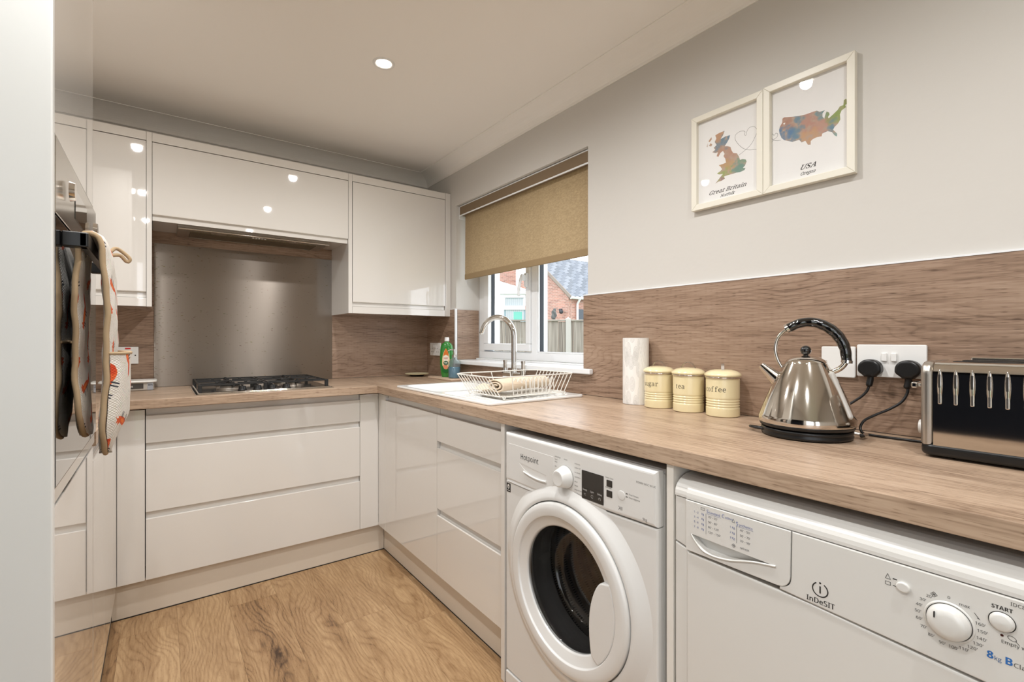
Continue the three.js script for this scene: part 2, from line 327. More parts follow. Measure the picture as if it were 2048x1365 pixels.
// ================================================================ window
{
  const X0 = 0.175, X1 = 0.19, X2 = 0.255, yb = OY0 + 0.035, yt = OY1;
  const ring = (x0, x1, y0, y1, z0, z1, wb, wt, wl, wr, r) => merge(box(x0, x1, y0, y0 + wb, z0, z1, r), box(x0, x1, y1 - wt, y1, z0, z1, r), box(x0, x1, y0 + wb, y1 - wt, z0, z0 + wl, r), box(x0, x1, y0 + wb, y1 - wt, z1 - wr, z1, r));
  const w = struct('window_1', merge(ring(X0, X2, yb, yt, OZ0, OZ1, 0.0445, 0.06, 0.06, 0.06, 0.003), box(X0, X2, yb + 0.04, yt - 0.06, 0.955, 1.004, 0.003)), M.upvc, 'white framed kitchen window over the sink');
  const kid = (name, g, m) => { const q = new THREE.Mesh(g, m); q.name = name; q.castShadow = q.receiveShadow = true; w.add(q); return q; };
  // opening sash on the hob side
  kid('sash', ring(X0 - 0.012, X1, 1.0885, yt - 0.062, 0.471, 0.953, 0.0415, 0.0415, 0.056, 0.0395, 0.004), M.upvc);
  kid('glazing_bead', ring(X0 + 0.004, X1, 1.0795, yt - 0.06, 1.004, OZ1 - 0.06, 0.0085, 0.0085, 0.0083, 0.0085, 0.002), M.upvc);
  kid('sash_outside', ring(X1 + 0.024, X2, 1.0885, yt - 0.062, 0.471, 0.953, 0.0415, 0.0415, 0.058, 0.0395, 0.002), M.upvc);
  kid('spacer_bar', ring(X1 + 0.0005, X1 + 0.0235, 1.0885, yt - 0.062, 0.471, 0.953, 0.0415, 0.0415, 0.0562, 0.0395), M.anthracite);
  kid('spacer_bar', ring(X1 + 0.0005, X1 + 0.0275, 1.0795, yt - 0.06, 1.004, OZ1 - 0.06, 0.0085, 0.0085, 0.0085, 0.0085), M.anthracite);
  const pane = (z0, z1, y0, y1) => kid('pane', new THREE.PlaneGeometry(z1 - z0, y1 - y0).rotateY(-Math.PI / 2).translate(X1 + 0.0245, (y0 + y1) / 2, (z0 + z1) / 2), M.glass);
  pane(0.52, 0.92, 1.12, yt - 0.1); pane(1.004, OZ1 - 0.06, 1.079, yt - 0.06);
  // espagnolette handle
  const h = kid('window_handle', merge(box(0.148, 0.163, 1.455, 1.535, 0.917, 0.943, 0.004), box(0.118, 0.15, 1.49, 1.525, 0.92, 0.94, 0.006),
    tube([[0.125, 1.518, 0.93], [0.118, 1.49, 0.925], [0.116, 1.45, 0.915], [0.12, 1.41, 0.908]], 0.0085)), M.upvc);
  const sill = struct('trim_3', merge(box(-0.0105, 0.174, 1.0045, 1.0265, OZ0 + 0.001, OZ1 - 0.001), box(-0.034, -0.0095, 1.003, 1.027, OZ0 - 0.025, 1.612, 0.005), box(0.145, 0.1735, 1.026, 1.0345, OZ0 + 0.001, OZ1 - 0.001, 0.003)), M.upvc, 'white window board behind the sink');
  struct('trim_4', merge(box(-0.01, 0.004, 1.027, 1.352, OZ0 - 0.006, OZ0 + 0.006, 0.001), box(-0.0095, 0, 1.3487, 1.3535, 1.5507, ZR), box(-0.0095, 0, 1.3487, 1.3535, 0.008, OZ0)), M.upvc, 'white edge trim of the splashback');
}
// roller blind
{
  const b = thing('roller_blind', [0.05, OY1, 0.99], 'beige woven roller blind half lowered in the window', 'blind');
  add(b, 'cassette', box(0.022, 0.085, 1.949, 2.006, 0.412, 1.562, 0.003), std({ color: srgb(128, 108, 84), roughness: 0.8, bumpMap: T.fabric, bumpScale: 0.0002 }), 'brown fabric covered head box');
  add(b, 'cassette_trim', merge(box(0.018, 0.024, 1.943, 1.951, 0.410, 1.564, 0.002), box(0.018, 0.085, 2.002, 2.0075, 0.410, 1.564, 0.002)), M.upvc);
  add(b, 'end_cap', box(0.02, 0.085, 1.925, 2.006, 0.4075, 0.4122, 0.002), M.upvc);
  const g = new THREE.PlaneGeometry(1.105, 0.40, 40, 8), p = g.attributes.position, uv = g.attributes.uv;
  for (let i = 0; i < p.count; i++) p.setZ(i, 0.0025 * Math.sin(p.getX(i) * 9) * (0.5 - p.getY(i) / 0.4));
  g.computeVertexNormals(); g.rotateY(-Math.PI / 2).translate(0.05, 1.752, 0.437 + 0.5525);
  add(b, 'fabric', g, phy({ map: T.blind, roughness: 0.95, transmission: 0.22, thickness: 0 }));
  add(b, 'bottom_bar', box(0.044, 0.054, 1.538, 1.573, 0.435, 1.544, 0.004), std({ color: srgb(154, 131, 97), roughness: 0.9, bumpMap: T.fabric, bumpScale: 0.0002 }));
}
// ================================================================ splashbacks
const lamZ = (g) => uvm(g, 'z'), lamX = (g) => uvm(g, 'x');
one('splashback', lamX(box(-2.27, -0.0005, 0.912, 1.72, 0.0005, 0.008)), M.lam, [-1.1, 0.912, 0.004], 'oak effect splashback panel behind the hob', 'splashback');
one('splashback', lamZ(box(-0.008, -0.0005, 0.912, 1.3485, 1.5507, 4.38)), M.lam, [-0.004, 0.912, 2.9], 'long oak effect splashback panel behind the kettle and canisters', 'splashback');
one('splashback', lamZ(box(-0.008, -0.0005, 0.912, 1.3485, 0.0085, OZ0 - 0.002)), M.lam, [-0.004, 0.912, 0.2], 'narrow oak effect splashback in the corner under the wall cabinet', 'splashback');
one('splashback', lamZ(box(-0.008, -0.0005, 0.912, 1.0035, OZ0, 1.5505)), M.lam, [-0.004, 0.912, 1], 'low oak effect splashback strip under the window board', 'splashback');
one('splashback', lamX(box(0.005, 0.165, 1.028, 1.346, OZ0 + 0.0005, OZ0 + 0.008)), M.lam, [0.08, 1.03, OZ0 + 0.004], 'small oak effect panel inside the window reveal', 'splashback');
{
  const g = box(-1.546, -0.6596, 0.9115, 1.6505, 0.0085, 0.0115), p = g.attributes.position, uv = g.attributes.uv;
  for (let i = 0; i < p.count; i++) uv.setXY(i, (p.getX(i) + 1.546) / 0.8864, (p.getY(i) - 0.9115) / 0.739);
  one('steel_splashback', g, M.steelplate, [-1.1, 0.912, 0.01], 'brushed steel splashback plate with splash marks behind the hob', 'splashback');
}
// ================================================================ worktop
{
  const t = thing('worktop', [-0.6, 0.872, 0.6], 'continuous oak effect worktop running round the corner', 'worktop');
  const lay = (sh, along) => uvm(ext(sh, 0.038, 0.0018, 6).rotateX(Math.PI / 2).translate(0, 0.91, 0), along);
  const R = shapeOf([[-0.5987, 0.001], [-0.001, 0.001], [-0.001, 4.38], [-0.5987, 4.38]]);
  R.holes.push(roundRect(-0.53, -0.09, 0.775, 1.59, 0.02, new THREE.Path()));
  add(t, 'worktop_section', lay(R, 'z'), M.top);
  add(t, 'worktop_section', lay(shapeOf([[-2.27, 0.001], [-0.5985, 0.001], [-0.5985, 0.6194], [-2.27, 0.6194]]), 'x'), M.top);
  add(t, 'worktop_section', lay(shapeOf([[-2.27, 0.6196], [-1.656, 0.6196], [-1.656, 1.392], [-2.27, 1.392]]), 'z'), M.top);
}
// ================================================================ base cabinets
const YB = 0.150, YD = [[0.150, 0.406, 0.4315], [0.4335, 0.6935, 0.7195], [0.7215, 0.8365, 0.8625]];
function jpts(front, out, y0, yf, yt) { // J-pull profile; out = +1 when a grows towards the room
  const a = (d) => front - out * d;
  return [[a(0.02), y0], [a(0.0012), y0], [a(0), y0 + 0.0012], [a(0), yf - 0.003], [a(0.0012), yf - 0.0006], [a(0.0035), yf], [a(0.0065), yf - 0.002], [a(0.0095), yf - 0.007], [a(0.0135), yf - 0.006], [a(0.0155), yf + 0.002], [a(0.016), yf + 0.012], [a(0.016), yt], [a(0.02), yt]];
}
const ZD = 0.56, XD = -0.57, XT = -1.662;
{ // drawer unit under the hob
  const t = thing('drawer_unit', [-1.12, YB, 0.28], 'wide cream gloss drawer unit under the hob', 'cabinet');
  add(t, 'body', box(-1.567, -0.673, YB, 0.87, 0.012, 0.538), M.carcass);
  for (const [a, b, c] of YD) add(t, 'drawer_front', prism(jpts(ZD, 1, a, b, c), 'x', -1.5685, -0.6715), M.gloss);
}
{
  const t = thing('filler_panel', [-1.61, YB, 0.55], 'plain cream filler panel beside the wide drawers under the mitts', 'panel');
  add(t, 'front', box(-1.6615, -1.5715, YB, 0.8625, 0.54, ZD, 0.001), M.gloss);
}
{
  const t = thing('corner_post', [-0.6, YB, 0.55], 'cream corner post where the two cabinet runs meet', 'panel');
  add(t, 'face', box(-0.6695, -0.5705, YB, 0.8625, 0.54, ZD, 0.001), M.gloss);
  add(t, 'return', box(-0.57, -0.55, YB, 0.8625, 0.5605, 0.6575, 0.001), M.gloss);
}
{ // sink unit
  const t = thing('sink_cabinet', [-0.3, YB, 0.95], 'cream gloss sink cabinet with a single door by the corner', 'cabinet');
  add(t, 'body', merge(box(-0.548, -0.02, YB, 0.168, 0.664, 1.234), box(-0.548, -0.02, 0.168, 0.87, 0.664, 0.682), box(-0.548, -0.02, 0.168, 0.87, 1.216, 1.234), box(-0.03, -0.02, 0.168, 0.87, 0.682, 1.216)), M.carcass);
  add(t, 'door', prism(jpts(XD, -1, YB, YD[2][1], YD[2][2]), 'z', 0.6595, 1.2365), M.gloss);
}
{
  const t = thing('drawer_unit', [-0.3, YB, 1.48], 'narrow cream gloss drawer unit next to the washing machine', 'cabinet');
  add(t, 'body', merge(box(-0.548, -0.02, YB, 0.168, 1.242, 1.724), box(-0.548, -0.02, 0.168, 0.87, 1.242, 1.26), box(-0.548, -0.02, 0.168, 0.87, 1.706, 1.724), box(-0.548, -0.53, 0.168, 0.75, 1.26, 1.706)), M.carcass);
  for (const [a, b, c] of YD) add(t, 'drawer_front', prism(jpts(XD, -1, a, b, c), 'z', 1.239, 1.728), M.gloss);
}
one('end_panel', box(-0.588, -0.012, 0, 0.8715, 1.737, 1.7585, 0.001), M.gloss, [-0.3, 0, 1.748], 'cream end panel between drawers and washing machine', 'panel');
one('end_panel', box(-0.592, -0.012, 0, 0.8715, 2.3985, 2.4165, 0.001), M.carcass, [-0.3, 0, 2.407], 'white upright panel between washing machine and tumble dryer', 'panel');
// plinths
const plinth = (g, seal, base, label) => { const t = thing('plinth', base, label, 'plinth'); add(t, 'board', g, M.plinth); add(t, 'seal_strip', seal, M.dark); };
plinth(box(-1.68, -0.529, 0.004, YB - 0.001, 0.515, 0.5328, 0.001), box(-1.68, -0.529, 0.0002, 0.0045, 0.52, 0.5338), [-1.1, 0, 0.52], 'cream plinth board below the hob drawers');
plinth(box(-0.5282, -0.512, 0.004, YB - 0.001, 0.533, 1.736, 0.001), box(-0.5292, -0.513, 0.0002, 0.0045, 0.534, 1.736), [-0.52, 0, 1.13], 'cream plinth board below the sink cabinet run');
plinth(box(-1.70, -1.681, 0.004, YB - 0.001, 0.534, 2.0, 0.001), box(-1.70, -1.68, 0.0002, 0.0045, 0.534, 2.0), [-1.69, 0, 1.3], 'cream plinth board below the oven housing');
{ // base unit between corner and oven housing
  const t = thing('base_cabinet', [-1.95, YB, 1.0], 'cream gloss base cabinet behind the hanging mitts', 'cabinet');
  add(t, 'body', box(-2.26, -1.684, YB, 0.87, 0.625, 1.392), M.carcass);
  add(t, 'door', prism(jpts(XT, 1, YB, YD[2][1], YD[2][2]), 'z', 0.70, 1.085), M.gloss);
  add(t, 'door', prism(jpts(XT, 1, YB, YD[2][1], YD[2][2]), 'z', 1.089, 1.392), M.gloss);
  add(t, 'filler', box(-1.682, XT, YB, 0.8625, 0.562, 0.697, 0.001), M.gloss);
}
// ================================================================ wall cabinets
const ZC = 0.339;
function jdown(front, yb, yf, yt) { // wall door with its grip along the lower edge
  const a = (d) => front - d;
  return [[a(0.02), yt], [a(0.0012), yt], [a(0), yt - 0.0012], [a(0), yf + 0.003], [a(0.0012), yf + 0.0006], [a(0.0035), yf], [a(0.0065), yf + 0.002], [a(0.0095), yf + 0.005], [a(0.0125), yf + 0.003], [a(0.0135), yf - 0.004], [a(0.0135), yb], [a(0.02), yb]];
}
{
  const t = thing('wall_cabinet', [-1.8, 1.305, 0.17], 'tall narrow cream gloss wall cabinet beside the hood', 'cabinet');
  add(t, 'body', box(-2.06, -1.572, 1.305, 2.1, 0.01, 0.318), M.gloss);
  add(t, 'door', prism(jdown(ZC, 1.3465, 1.3715, 2.0575), 'x', -2.05, -1.572), M.gloss);
  add(t, 'cornice', box(-2.06, -1.5712, 2.0605, 2.1, 0.3, ZC + 0.002, 0.0015), M.gloss);
  add(t, 'pelmet', box(-2.06, -1.5712, 1.305, 1.3445, 0.3, ZC, 0.0015), M.gloss);
  add(t, 'end_panel', box(-1.5705, -1.5508, 1.305, 2.101, 0.01, ZC + 0.001, 0.001), M.gloss);
}
{
  const t = thing('hood_cabinet', [-1.1, 1.7, 0.17], 'long cream gloss flap cabinet over the cooker hood', 'cabinet');
  add(t, 'body', box(-1.55, -0.662, 1.712, 2.1, 0.01, 0.316), M.gloss);
  add(t, 'flap_door', prism(jdown(ZC, 1.7015, 1.727, 2.0565), 'x', -1.549, -0.6635), M.gloss);
  add(t, 'cornice', box(-1.55, -0.6625, 2.0595, 2.1, 0.3, ZC + 0.002, 0.0015), M.gloss);
}
{
  const t = thing('wall_cabinet', [-0.33, 1.305, 0.17], 'wide cream gloss wall cabinet next to the window', 'cabinet');
  add(t, 'body', box(-0.64, -0.005, 1.306, 2.1, 0.01, 0.317), M.gloss);
  add(t, 'end_panel', box(-0.6615, -0.6405, 1.305, 2.1, 0.01, ZC, 0.001), M.gloss);
  add(t, 'door', prism(jdown(ZC, 1.3465, 1.3695, 2.0565), 'x', -0.6375, -0.0435), M.gloss);
  add(t, 'cornice', box(-0.6400, -0.0415, 2.0595, 2.1, 0.3, ZC, 0.0015), M.gloss);
  add(t, 'pelmet', box(-0.6400, -0.0415, 1.305, 1.3445, 0.3, ZC, 0.0015), M.gloss);
  add(t, 'end_panel', box(-0.0405, -0.003, 1.305, 2.101, 0.3, ZC + 0.001, 0.001), M.gloss);
}
// ================================================================ hob and hood
{
  const t = thing('gas_hob', [-1.1, 0.91, 0.33], 'steel gas hob with black pan supports and front knobs', 'hob');
  const x0 = -1.397, x1 = -0.809, z0 = 0.068, z1 = 0.582, y = 0.91;
  add(t, 'tray', merge(box(x0, x1, y + 0.0003, y + 0.004, z0, z1, 0.0018), box(x0 + 0.012, x1 - 0.012, y + 0.002, y + 0.009, z0 + 0.012, z1 - 0.014, 0.003)), M.polished);
  const burners = [[-1.25, 0.2, 0.036], [-1.25, 0.42, 0.045], [-0.965, 0.2, 0.05], [-0.965, 0.42, 0.032]];
  for (const [bx, bz, r] of burners) {
    const bt = add(t, 'burner', lathe([[0, 0.0], [r + 0.012, 0], [r + 0.012, 0.006], [r, 0.010], [r * 0.95, 0.017], [0, 0.017]], bx, y + 0.008, bz, 32), M.brushed);
    add(bt, 'burner_cap', lathe([[0, 0.0], [r * 0.85, 0], [r * 0.88, 0.004], [r * 0.8, 0.007], [0, 0.008]], bx, y + 0.0255, bz, 32), M.castiron);
  }
  for (const [sx0, sx1] of [[x0 + 0.02, -1.112], [-1.096, x1 - 0.02]]) {   // two cast pan supports
    const yy = y + 0.04, a = sx0, b = sx1, c = z0 + 0.02, d = z1 - 0.07, m = (a + b) / 2, parts = [];
    const bar = (p, q, h = 0.010, w = 0.0085) => { const dx = q[0] - p[0], dz = q[1] - p[1], l = Math.hypot(dx, dz); return box(-l / 2, l / 2, -h, 0, -w / 2, w / 2, 0.0015).rotateY(-Math.atan2(dz, dx)).translate((p[0] + q[0]) / 2, yy, (p[1] + q[1]) / 2); };
    parts.push(bar([a, c], [b, c], 0.007), bar([a, d], [b, d], 0.006), bar([a, c], [a, d], 0.006), bar([b, c], [b, d], 0.006), bar([a, (c + d) / 2], [b, (c + d) / 2], 0.006));
    for (const bz of [0.2, 0.42]) {
      parts.push(bar([m - 0.025, bz], [a, bz], 0.014), bar([m + 0.025, bz], [b, bz], 0.014), bar([m, bz - 0.025], [m, bz - 0.1], 0.014), bar([m, bz + 0.025], [m, bz + 0.1], 0.014));
      for (const q of [[m - 0.06, bz], [m + 0.06, bz], [m, bz - 0.06], [m, bz + 0.06]]) parts.push(box(q[0] - 0.006, q[0] + 0.006, yy - 0.004, yy + 0.006, q[1] - 0.006, q[1] + 0.006, 0.002));
    }
    for (const q of [[a, c], [b, c], [a, d], [b, d]]) parts.push(box(q[0] - 0.008, q[0] + 0.008, y + 0.0085, yy, q[1] - 0.008, q[1] + 0.008, 0.002));
    add(t, 'pan_support', merge(parts), M.castiron);
  }
  for (const kx of [-1.213, -1.15, -1.088, -1.024]) {
    const k = add(t, 'knob', lathe([[0, 0], [0.019, 0], [0.019, 0.003], [0.0155, 0.006], [0.0148, 0.018], [0.013, 0.020], [0, 0.020]], kx, y + 0.009, 0.535, 32), M.black);
    add(k, 'knob_grip', box(kx - 0.003, kx + 0.003, y + 0.027, y + 0.036, 0.522, 0.549, 0.0012), M.black);
  }
}
{
  const t = thing('cooker_hood', [-1.1, 1.69, 0.15], 'slim steel cooker hood set under the flap cabinet', 'hood');
  add(t, 'canopy', box(-1.452, -0.748, 1.694, 1.7115, 0.02, 0.268, 0.002), M.brushed);
  add(t, 'front_lip', box(-1.452, -0.748, 1.688, 1.7, 0.262, 0.276, 0.003), M.polished);
  add(t, 'filter', box(-1.40, -0.80, 1.6905, 1.695, 0.05, 0.2, 0.001), std({ color: srgb(120, 108, 88), metalness: 0.8, roughness: 0.45 }));
  add(t, 'filter_edge', box(-1.40, -0.80, 1.6885, 1.693, 0.044, 0.05), M.chrome);
  for (const lx of [-1.28, -0.92]) add(t, 'hood_lamp', lathe([[0, 0.004], [0.024, 0.002], [0.03, -0.001], [0.036, 0.001], [0.036, 0.004]], lx, 1.6905, 0.232, 28), M.polished);
  for (let i = 0; i < 5; i++) add(t, 'button', box(-1.132 + i * 0.014, -1.124 + i * 0.014, 1.686, 1.695, 0.24, 0.255, 0.001), M.white);
}
// ================================================================ tall oven housing, oven, mitts
{
  const t = thing('oven_housing', [-1.95, 0, 1.7], 'tall cream gloss oven housing cabinet', 'cabinet');
  add(t, 'body', merge(box(-2.26, -1.684, 0.15, 0.885, 1.3965, 2.0), box(-2.26, -1.684, 1.492, 2.2, 1.3965, 2.0), box(-2.26, -1.664, 0.885, 1.492, 1.3965, 1.413), box(-2.26, -1.664, 0.885, 1.492, 1.983, 2.0), box(-2.26, -2.24, 0.885, 1.492, 1.413, 1.983)), M.gloss);
  add(t, 'end_panel', box(-2.262, -1.6562, 0.002, 2.2, 2.0015, 2.0205, 0.003), phy({ color: srgb(226, 227, 224), roughness: 0.3 }), 'plain white end panel facing the camera');
  add(t, 'door', box(-1.683, XT, 0.15, 0.872, 1.3985, 1.998, 0.0015), M.gloss);
  add(t, 'door', box(-1.683, XT, 1.502, 2.2, 1.3985, 1.998, 0.0015), M.gloss);
}
{
  const t = thing('built_in_oven', [-1.9, 0.886, 1.7], 'built in electric oven with dark glass door and black handle', 'oven');
  add(t, 'casing', box(-2.2, -1.668, 0.89, 1.486, 1.4145, 1.9815), M.dark);
  add(t, 'control_panel', box(-1.668, -1.656, 1.362, 1.4885, 1.4, 1.996, 0.002), std({ color: srgb(196, 191, 183), metalness: 1, roughness: 0.16 }));
  add(t, 'oven_door', box(-1.668, -1.656, 0.912, 1.358, 1.4, 1.996, 0.002), M.blackgloss);
  add(t, 'lower_trim', box(-1.668, -1.658, 0.8855, 0.909, 1.4, 1.996, 0.001), M.polished);
  add(t, 'clock_display', box(-1.6565, -1.655, 1.395, 1.455, 1.60, 1.78, 0.0005), M.blackgloss);
  for (const z of [1.5, 1.88]) add(t, 'dial', cylA('x', [-1.648, 1.425, z], 0.008, 0.018, 0.016), M.polished);
  const h = add(t, 'handle', box(-1.634, -1.6205, 1.316, 1.342, 1.50, 1.945, 0.0025), M.black);
  for (const z of [1.503, 1.92]) add(h, 'handle_bracket', box(-1.6555, -1.622, 1.316, 1.342, z, z + 0.025, 0.002), M.black);
}
// double oven glove hung over the handle
{
  const t = thing('oven_glove', [-1.615, 0.92, 1.8], 'quilted white double oven glove with orange foxes over the oven handle', 'oven glove');
  T.fox = canvasTex(1024, 1024, (c, W, H) => {
    c.fillStyle = '#d9d3ca'; c.fillRect(0, 0, W, H);
    rs = 4242;
    for (let i = 0; i < 2600; i++) { c.fillStyle = `rgba(${150 + rnd() * 60 | 0},${146 + rnd() * 55 | 0},${138 + rnd() * 50 | 0},0.22)`; c.beginPath(); c.ellipse(rnd() * W, rnd() * H, 4 + rnd() * 16, 1.2 + rnd() * 2, rnd() * 3.1, 0, 7); c.fill(); }
    const fox = (x, y, s, rot, flip) => {
      c.save(); c.translate(x, y); c.rotate(rot); c.scale(flip ? -s : s, s);
      c.fillStyle = '#d4582a'; c.beginPath();
      c.moveTo(-60, -8); c.bezierCurveTo(-40, -26, 10, -24, 30, -20); c.lineTo(44, -40); c.lineTo(52, -24); c.lineTo(64, -36); c.lineTo(66, -18); c.lineTo(86, -4); c.lineTo(60, 6); c.bezierCurveTo(40, 14, -10, 16, -44, 12);
      c.bezierCurveTo(-90, 20, -120, 0, -130, -26); c.bezierCurveTo(-104, -14, -84, -20, -60, -8); c.fill();
      c.fillStyle = '#c2401c'; c.beginPath(); c.ellipse(-100, -8, 26, 11, 0.35, 0, 7); c.fill();
      c.fillStyle = '#e8772f'; c.beginPath(); c.ellipse(0, -4, 34, 9, 0, 0, 7); c.fill();
      c.fillStyle = '#33363f'; for (const lx of [-38, -22, 24, 38]) { c.beginPath(); c.moveTo(lx - 4, 8); c.lineTo(lx + 4, 8); c.lineTo(lx + 6, 40); c.lineTo(lx, 40); c.fill(); }
      c.fillStyle = '#f2ece2'; c.beginPath(); c.ellipse(72, -3, 9, 5, 0.2, 0, 7); c.fill();
      c.restore();
    };
    for (let r = 0; r < 6; r++) for (let k = 0; k < 4; k++) fox(90 + k * 262 + (r % 2) * 120, 80 + r * 172, 0.95, [1.3, -1.2, 0.4, 1.9][(k + r) % 4], (k + r) % 2);
  });
  T.fox.wrapS = T.fox.wrapT = THREE.RepeatWrapping;
  T.quilt = dataTex(256, 256, (u, v, o) => { const a = Math.abs(Math.sin((u + v) * Math.PI * 16)), b = Math.abs(Math.sin((u - v) * Math.PI * 16)); const n = 60 + 170 * Math.pow(a * b, 0.45) + (pn(u * 60, v * 60, 60, 60, 12) - 0.5) * 40; o[0] = o[1] = o[2] = n; }, false);
  T.quilt.repeat.set(5, 5);
  const cloth = phy({ map: T.fox, roughness: 0.95, bumpMap: T.quilt, bumpScale: 0.0011, sheen: 0.2 });
  const lining = std({ color: srgb(196, 188, 176), roughness: 0.95, bumpMap: T.quilt, bumpScale: 0.004 });
  const tape = std({ color: srgb(172, 148, 116), roughness: 0.9, bumpMap: T.fabric, bumpScale: 0.0004 });
  const path = new THREE.CatmullRomCurve3([[-1.637, 0.965], [-1.643, 1.06], [-1.645, 1.18], [-1.643, 1.29], [-1.638, 1.335], [-1.627, 1.353], [-1.614, 1.346], [-1.605, 1.3], [-1.6, 1.2], [-1.602, 1.08], [-1.606, 0.99], [-1.608, 0.925]].map(([x, y]) => V(x, y, 0)), false, 'centripetal');
  const N = 90, K = 16, zc = 1.8, L = path.getLength();
  const pts = path.getSpacedPoints(N), nor = pts.map((p, i) => { const d = pts[Math.min(N, i + 1)].clone().sub(pts[Math.max(0, i - 1)]); return V(-d.y, d.x, 0).normalize(); });
  const half = (i) => { const e = Math.min(i, N - i) / N * L; return 0.083 * Math.sqrt(Math.max(0, 1 - Math.pow(Math.max(0, 1 - e / 0.075), 2))) + 0.002; };
  const wob = (i, t) => 0.0011 * Math.sin(i * 0.42 + t * 2.2) + 0.0007 * Math.sin(i * 0.93 - t * 5 + 1);
  function sheet(i0, i1, off, puff) {            // grid offset from the path
    const pos = [], uv = [], idx = [];
    for (let i = i0; i <= i1; i++) for (let k = 0; k <= K; k++) {
      const t = (k / K) * 2 - 1, p = pts[i], n = nor[i], h = off + puff(i, t);
      pos.push(p.x + n.x * h, p.y + n.y * h, zc + t * half(i)); uv.push(t * 0.2 + 0.5, (i / N) * 2.1);
    }
    for (let i = 0; i < i1 - i0; i++) for (let k = 0; k < K; k++) { const a = i * (K + 1) + k, b = a + 1, c = a + K + 1, d = c + 1; idx.push(a, b, c, b, d, c); }
    const g = new THREE.BufferGeometry();
    g.setAttribute('position', new THREE.Float32BufferAttribute(pos, 3)); g.setAttribute('uv', new THREE.Float32BufferAttribute(uv, 2)); g.setIndex(idx); g.computeVertexNormals();
    return g;
  }
  const body = (s) => (i, t) => s * (0.0075 * Math.sqrt(Math.max(0, 1 - t * t)) + 0.002) + wob(i, t);
  // nor points towards -x on the way up on the oven side: the outside of the loop is the + side on both halves
  const shell = merge(sheet(0, N, 0, body(1)), sheet(0, N, 0, body(-1)));
  add(t, 'glove_body', shell, cloth);
  const iF = N - 22, iB = 20;
  const pf = add(t, 'glove_pocket', sheet(iF, N, 0, (i, t2) => { const s = (N - i) / (N - iF); return 0.006 + wob(i, t2) * 0.6 + 0.028 * Math.pow(Math.max(0, 1 - t2 * t2), 0.55) * Math.min(1, s * 2.6); }), cloth);
  const pb = add(t, 'glove_pocket', sheet(0, iB, 0, (i, t2) => { const s = i / iB; return 0.003 + wob(i, t2) * 0.4 + 0.006 * Math.pow(Math.max(0, 1 - t2 * t2), 0.55) * Math.min(1, s * 2.6); }), cloth);
  const rim = (i, off) => Array.from({ length: 15 }, (_, k) => { const tt = (k / 14) * 2 - 1, h = 0.004 + off * Math.pow(Math.max(0, 1 - tt * tt), 0.55); return [pts[i].x + nor[i].x * h, pts[i].y + nor[i].y * h, zc + tt * half(i)]; });
  add(pf, 'pocket_binding', tube(rim(iF, 0.028), 0.0032), tape);
  add(pb, 'pocket_binding', tube(rim(iB, 0.006), 0.0028), tape);
  const edge = [];
  for (let i = 0; i <= N; i += 2) edge.push([pts[i].x + nor[i].x * wob(i, 1), pts[i].y + nor[i].y * wob(i, 1), zc + half(i)]);
  for (let i = N; i >= 0; i -= 2) edge.push([pts[i].x, pts[i].y, zc - half(i)]);
  add(t, 'edge_binding', tube(edge, 0.0048, true, 260, 8), tape, 'tan tape edging');
  add(t, 'hanging_loop', tube([[-1.603, 1.338, 1.76], [-1.595, 1.347, 1.752], [-1.585, 1.342, 1.747], [-1.572, 1.327, 1.745], [-1.576, 1.321, 1.745], [-1.588, 1.333, 1.75], [-1.603, 1.33, 1.76]], 0.0038), tape);
}
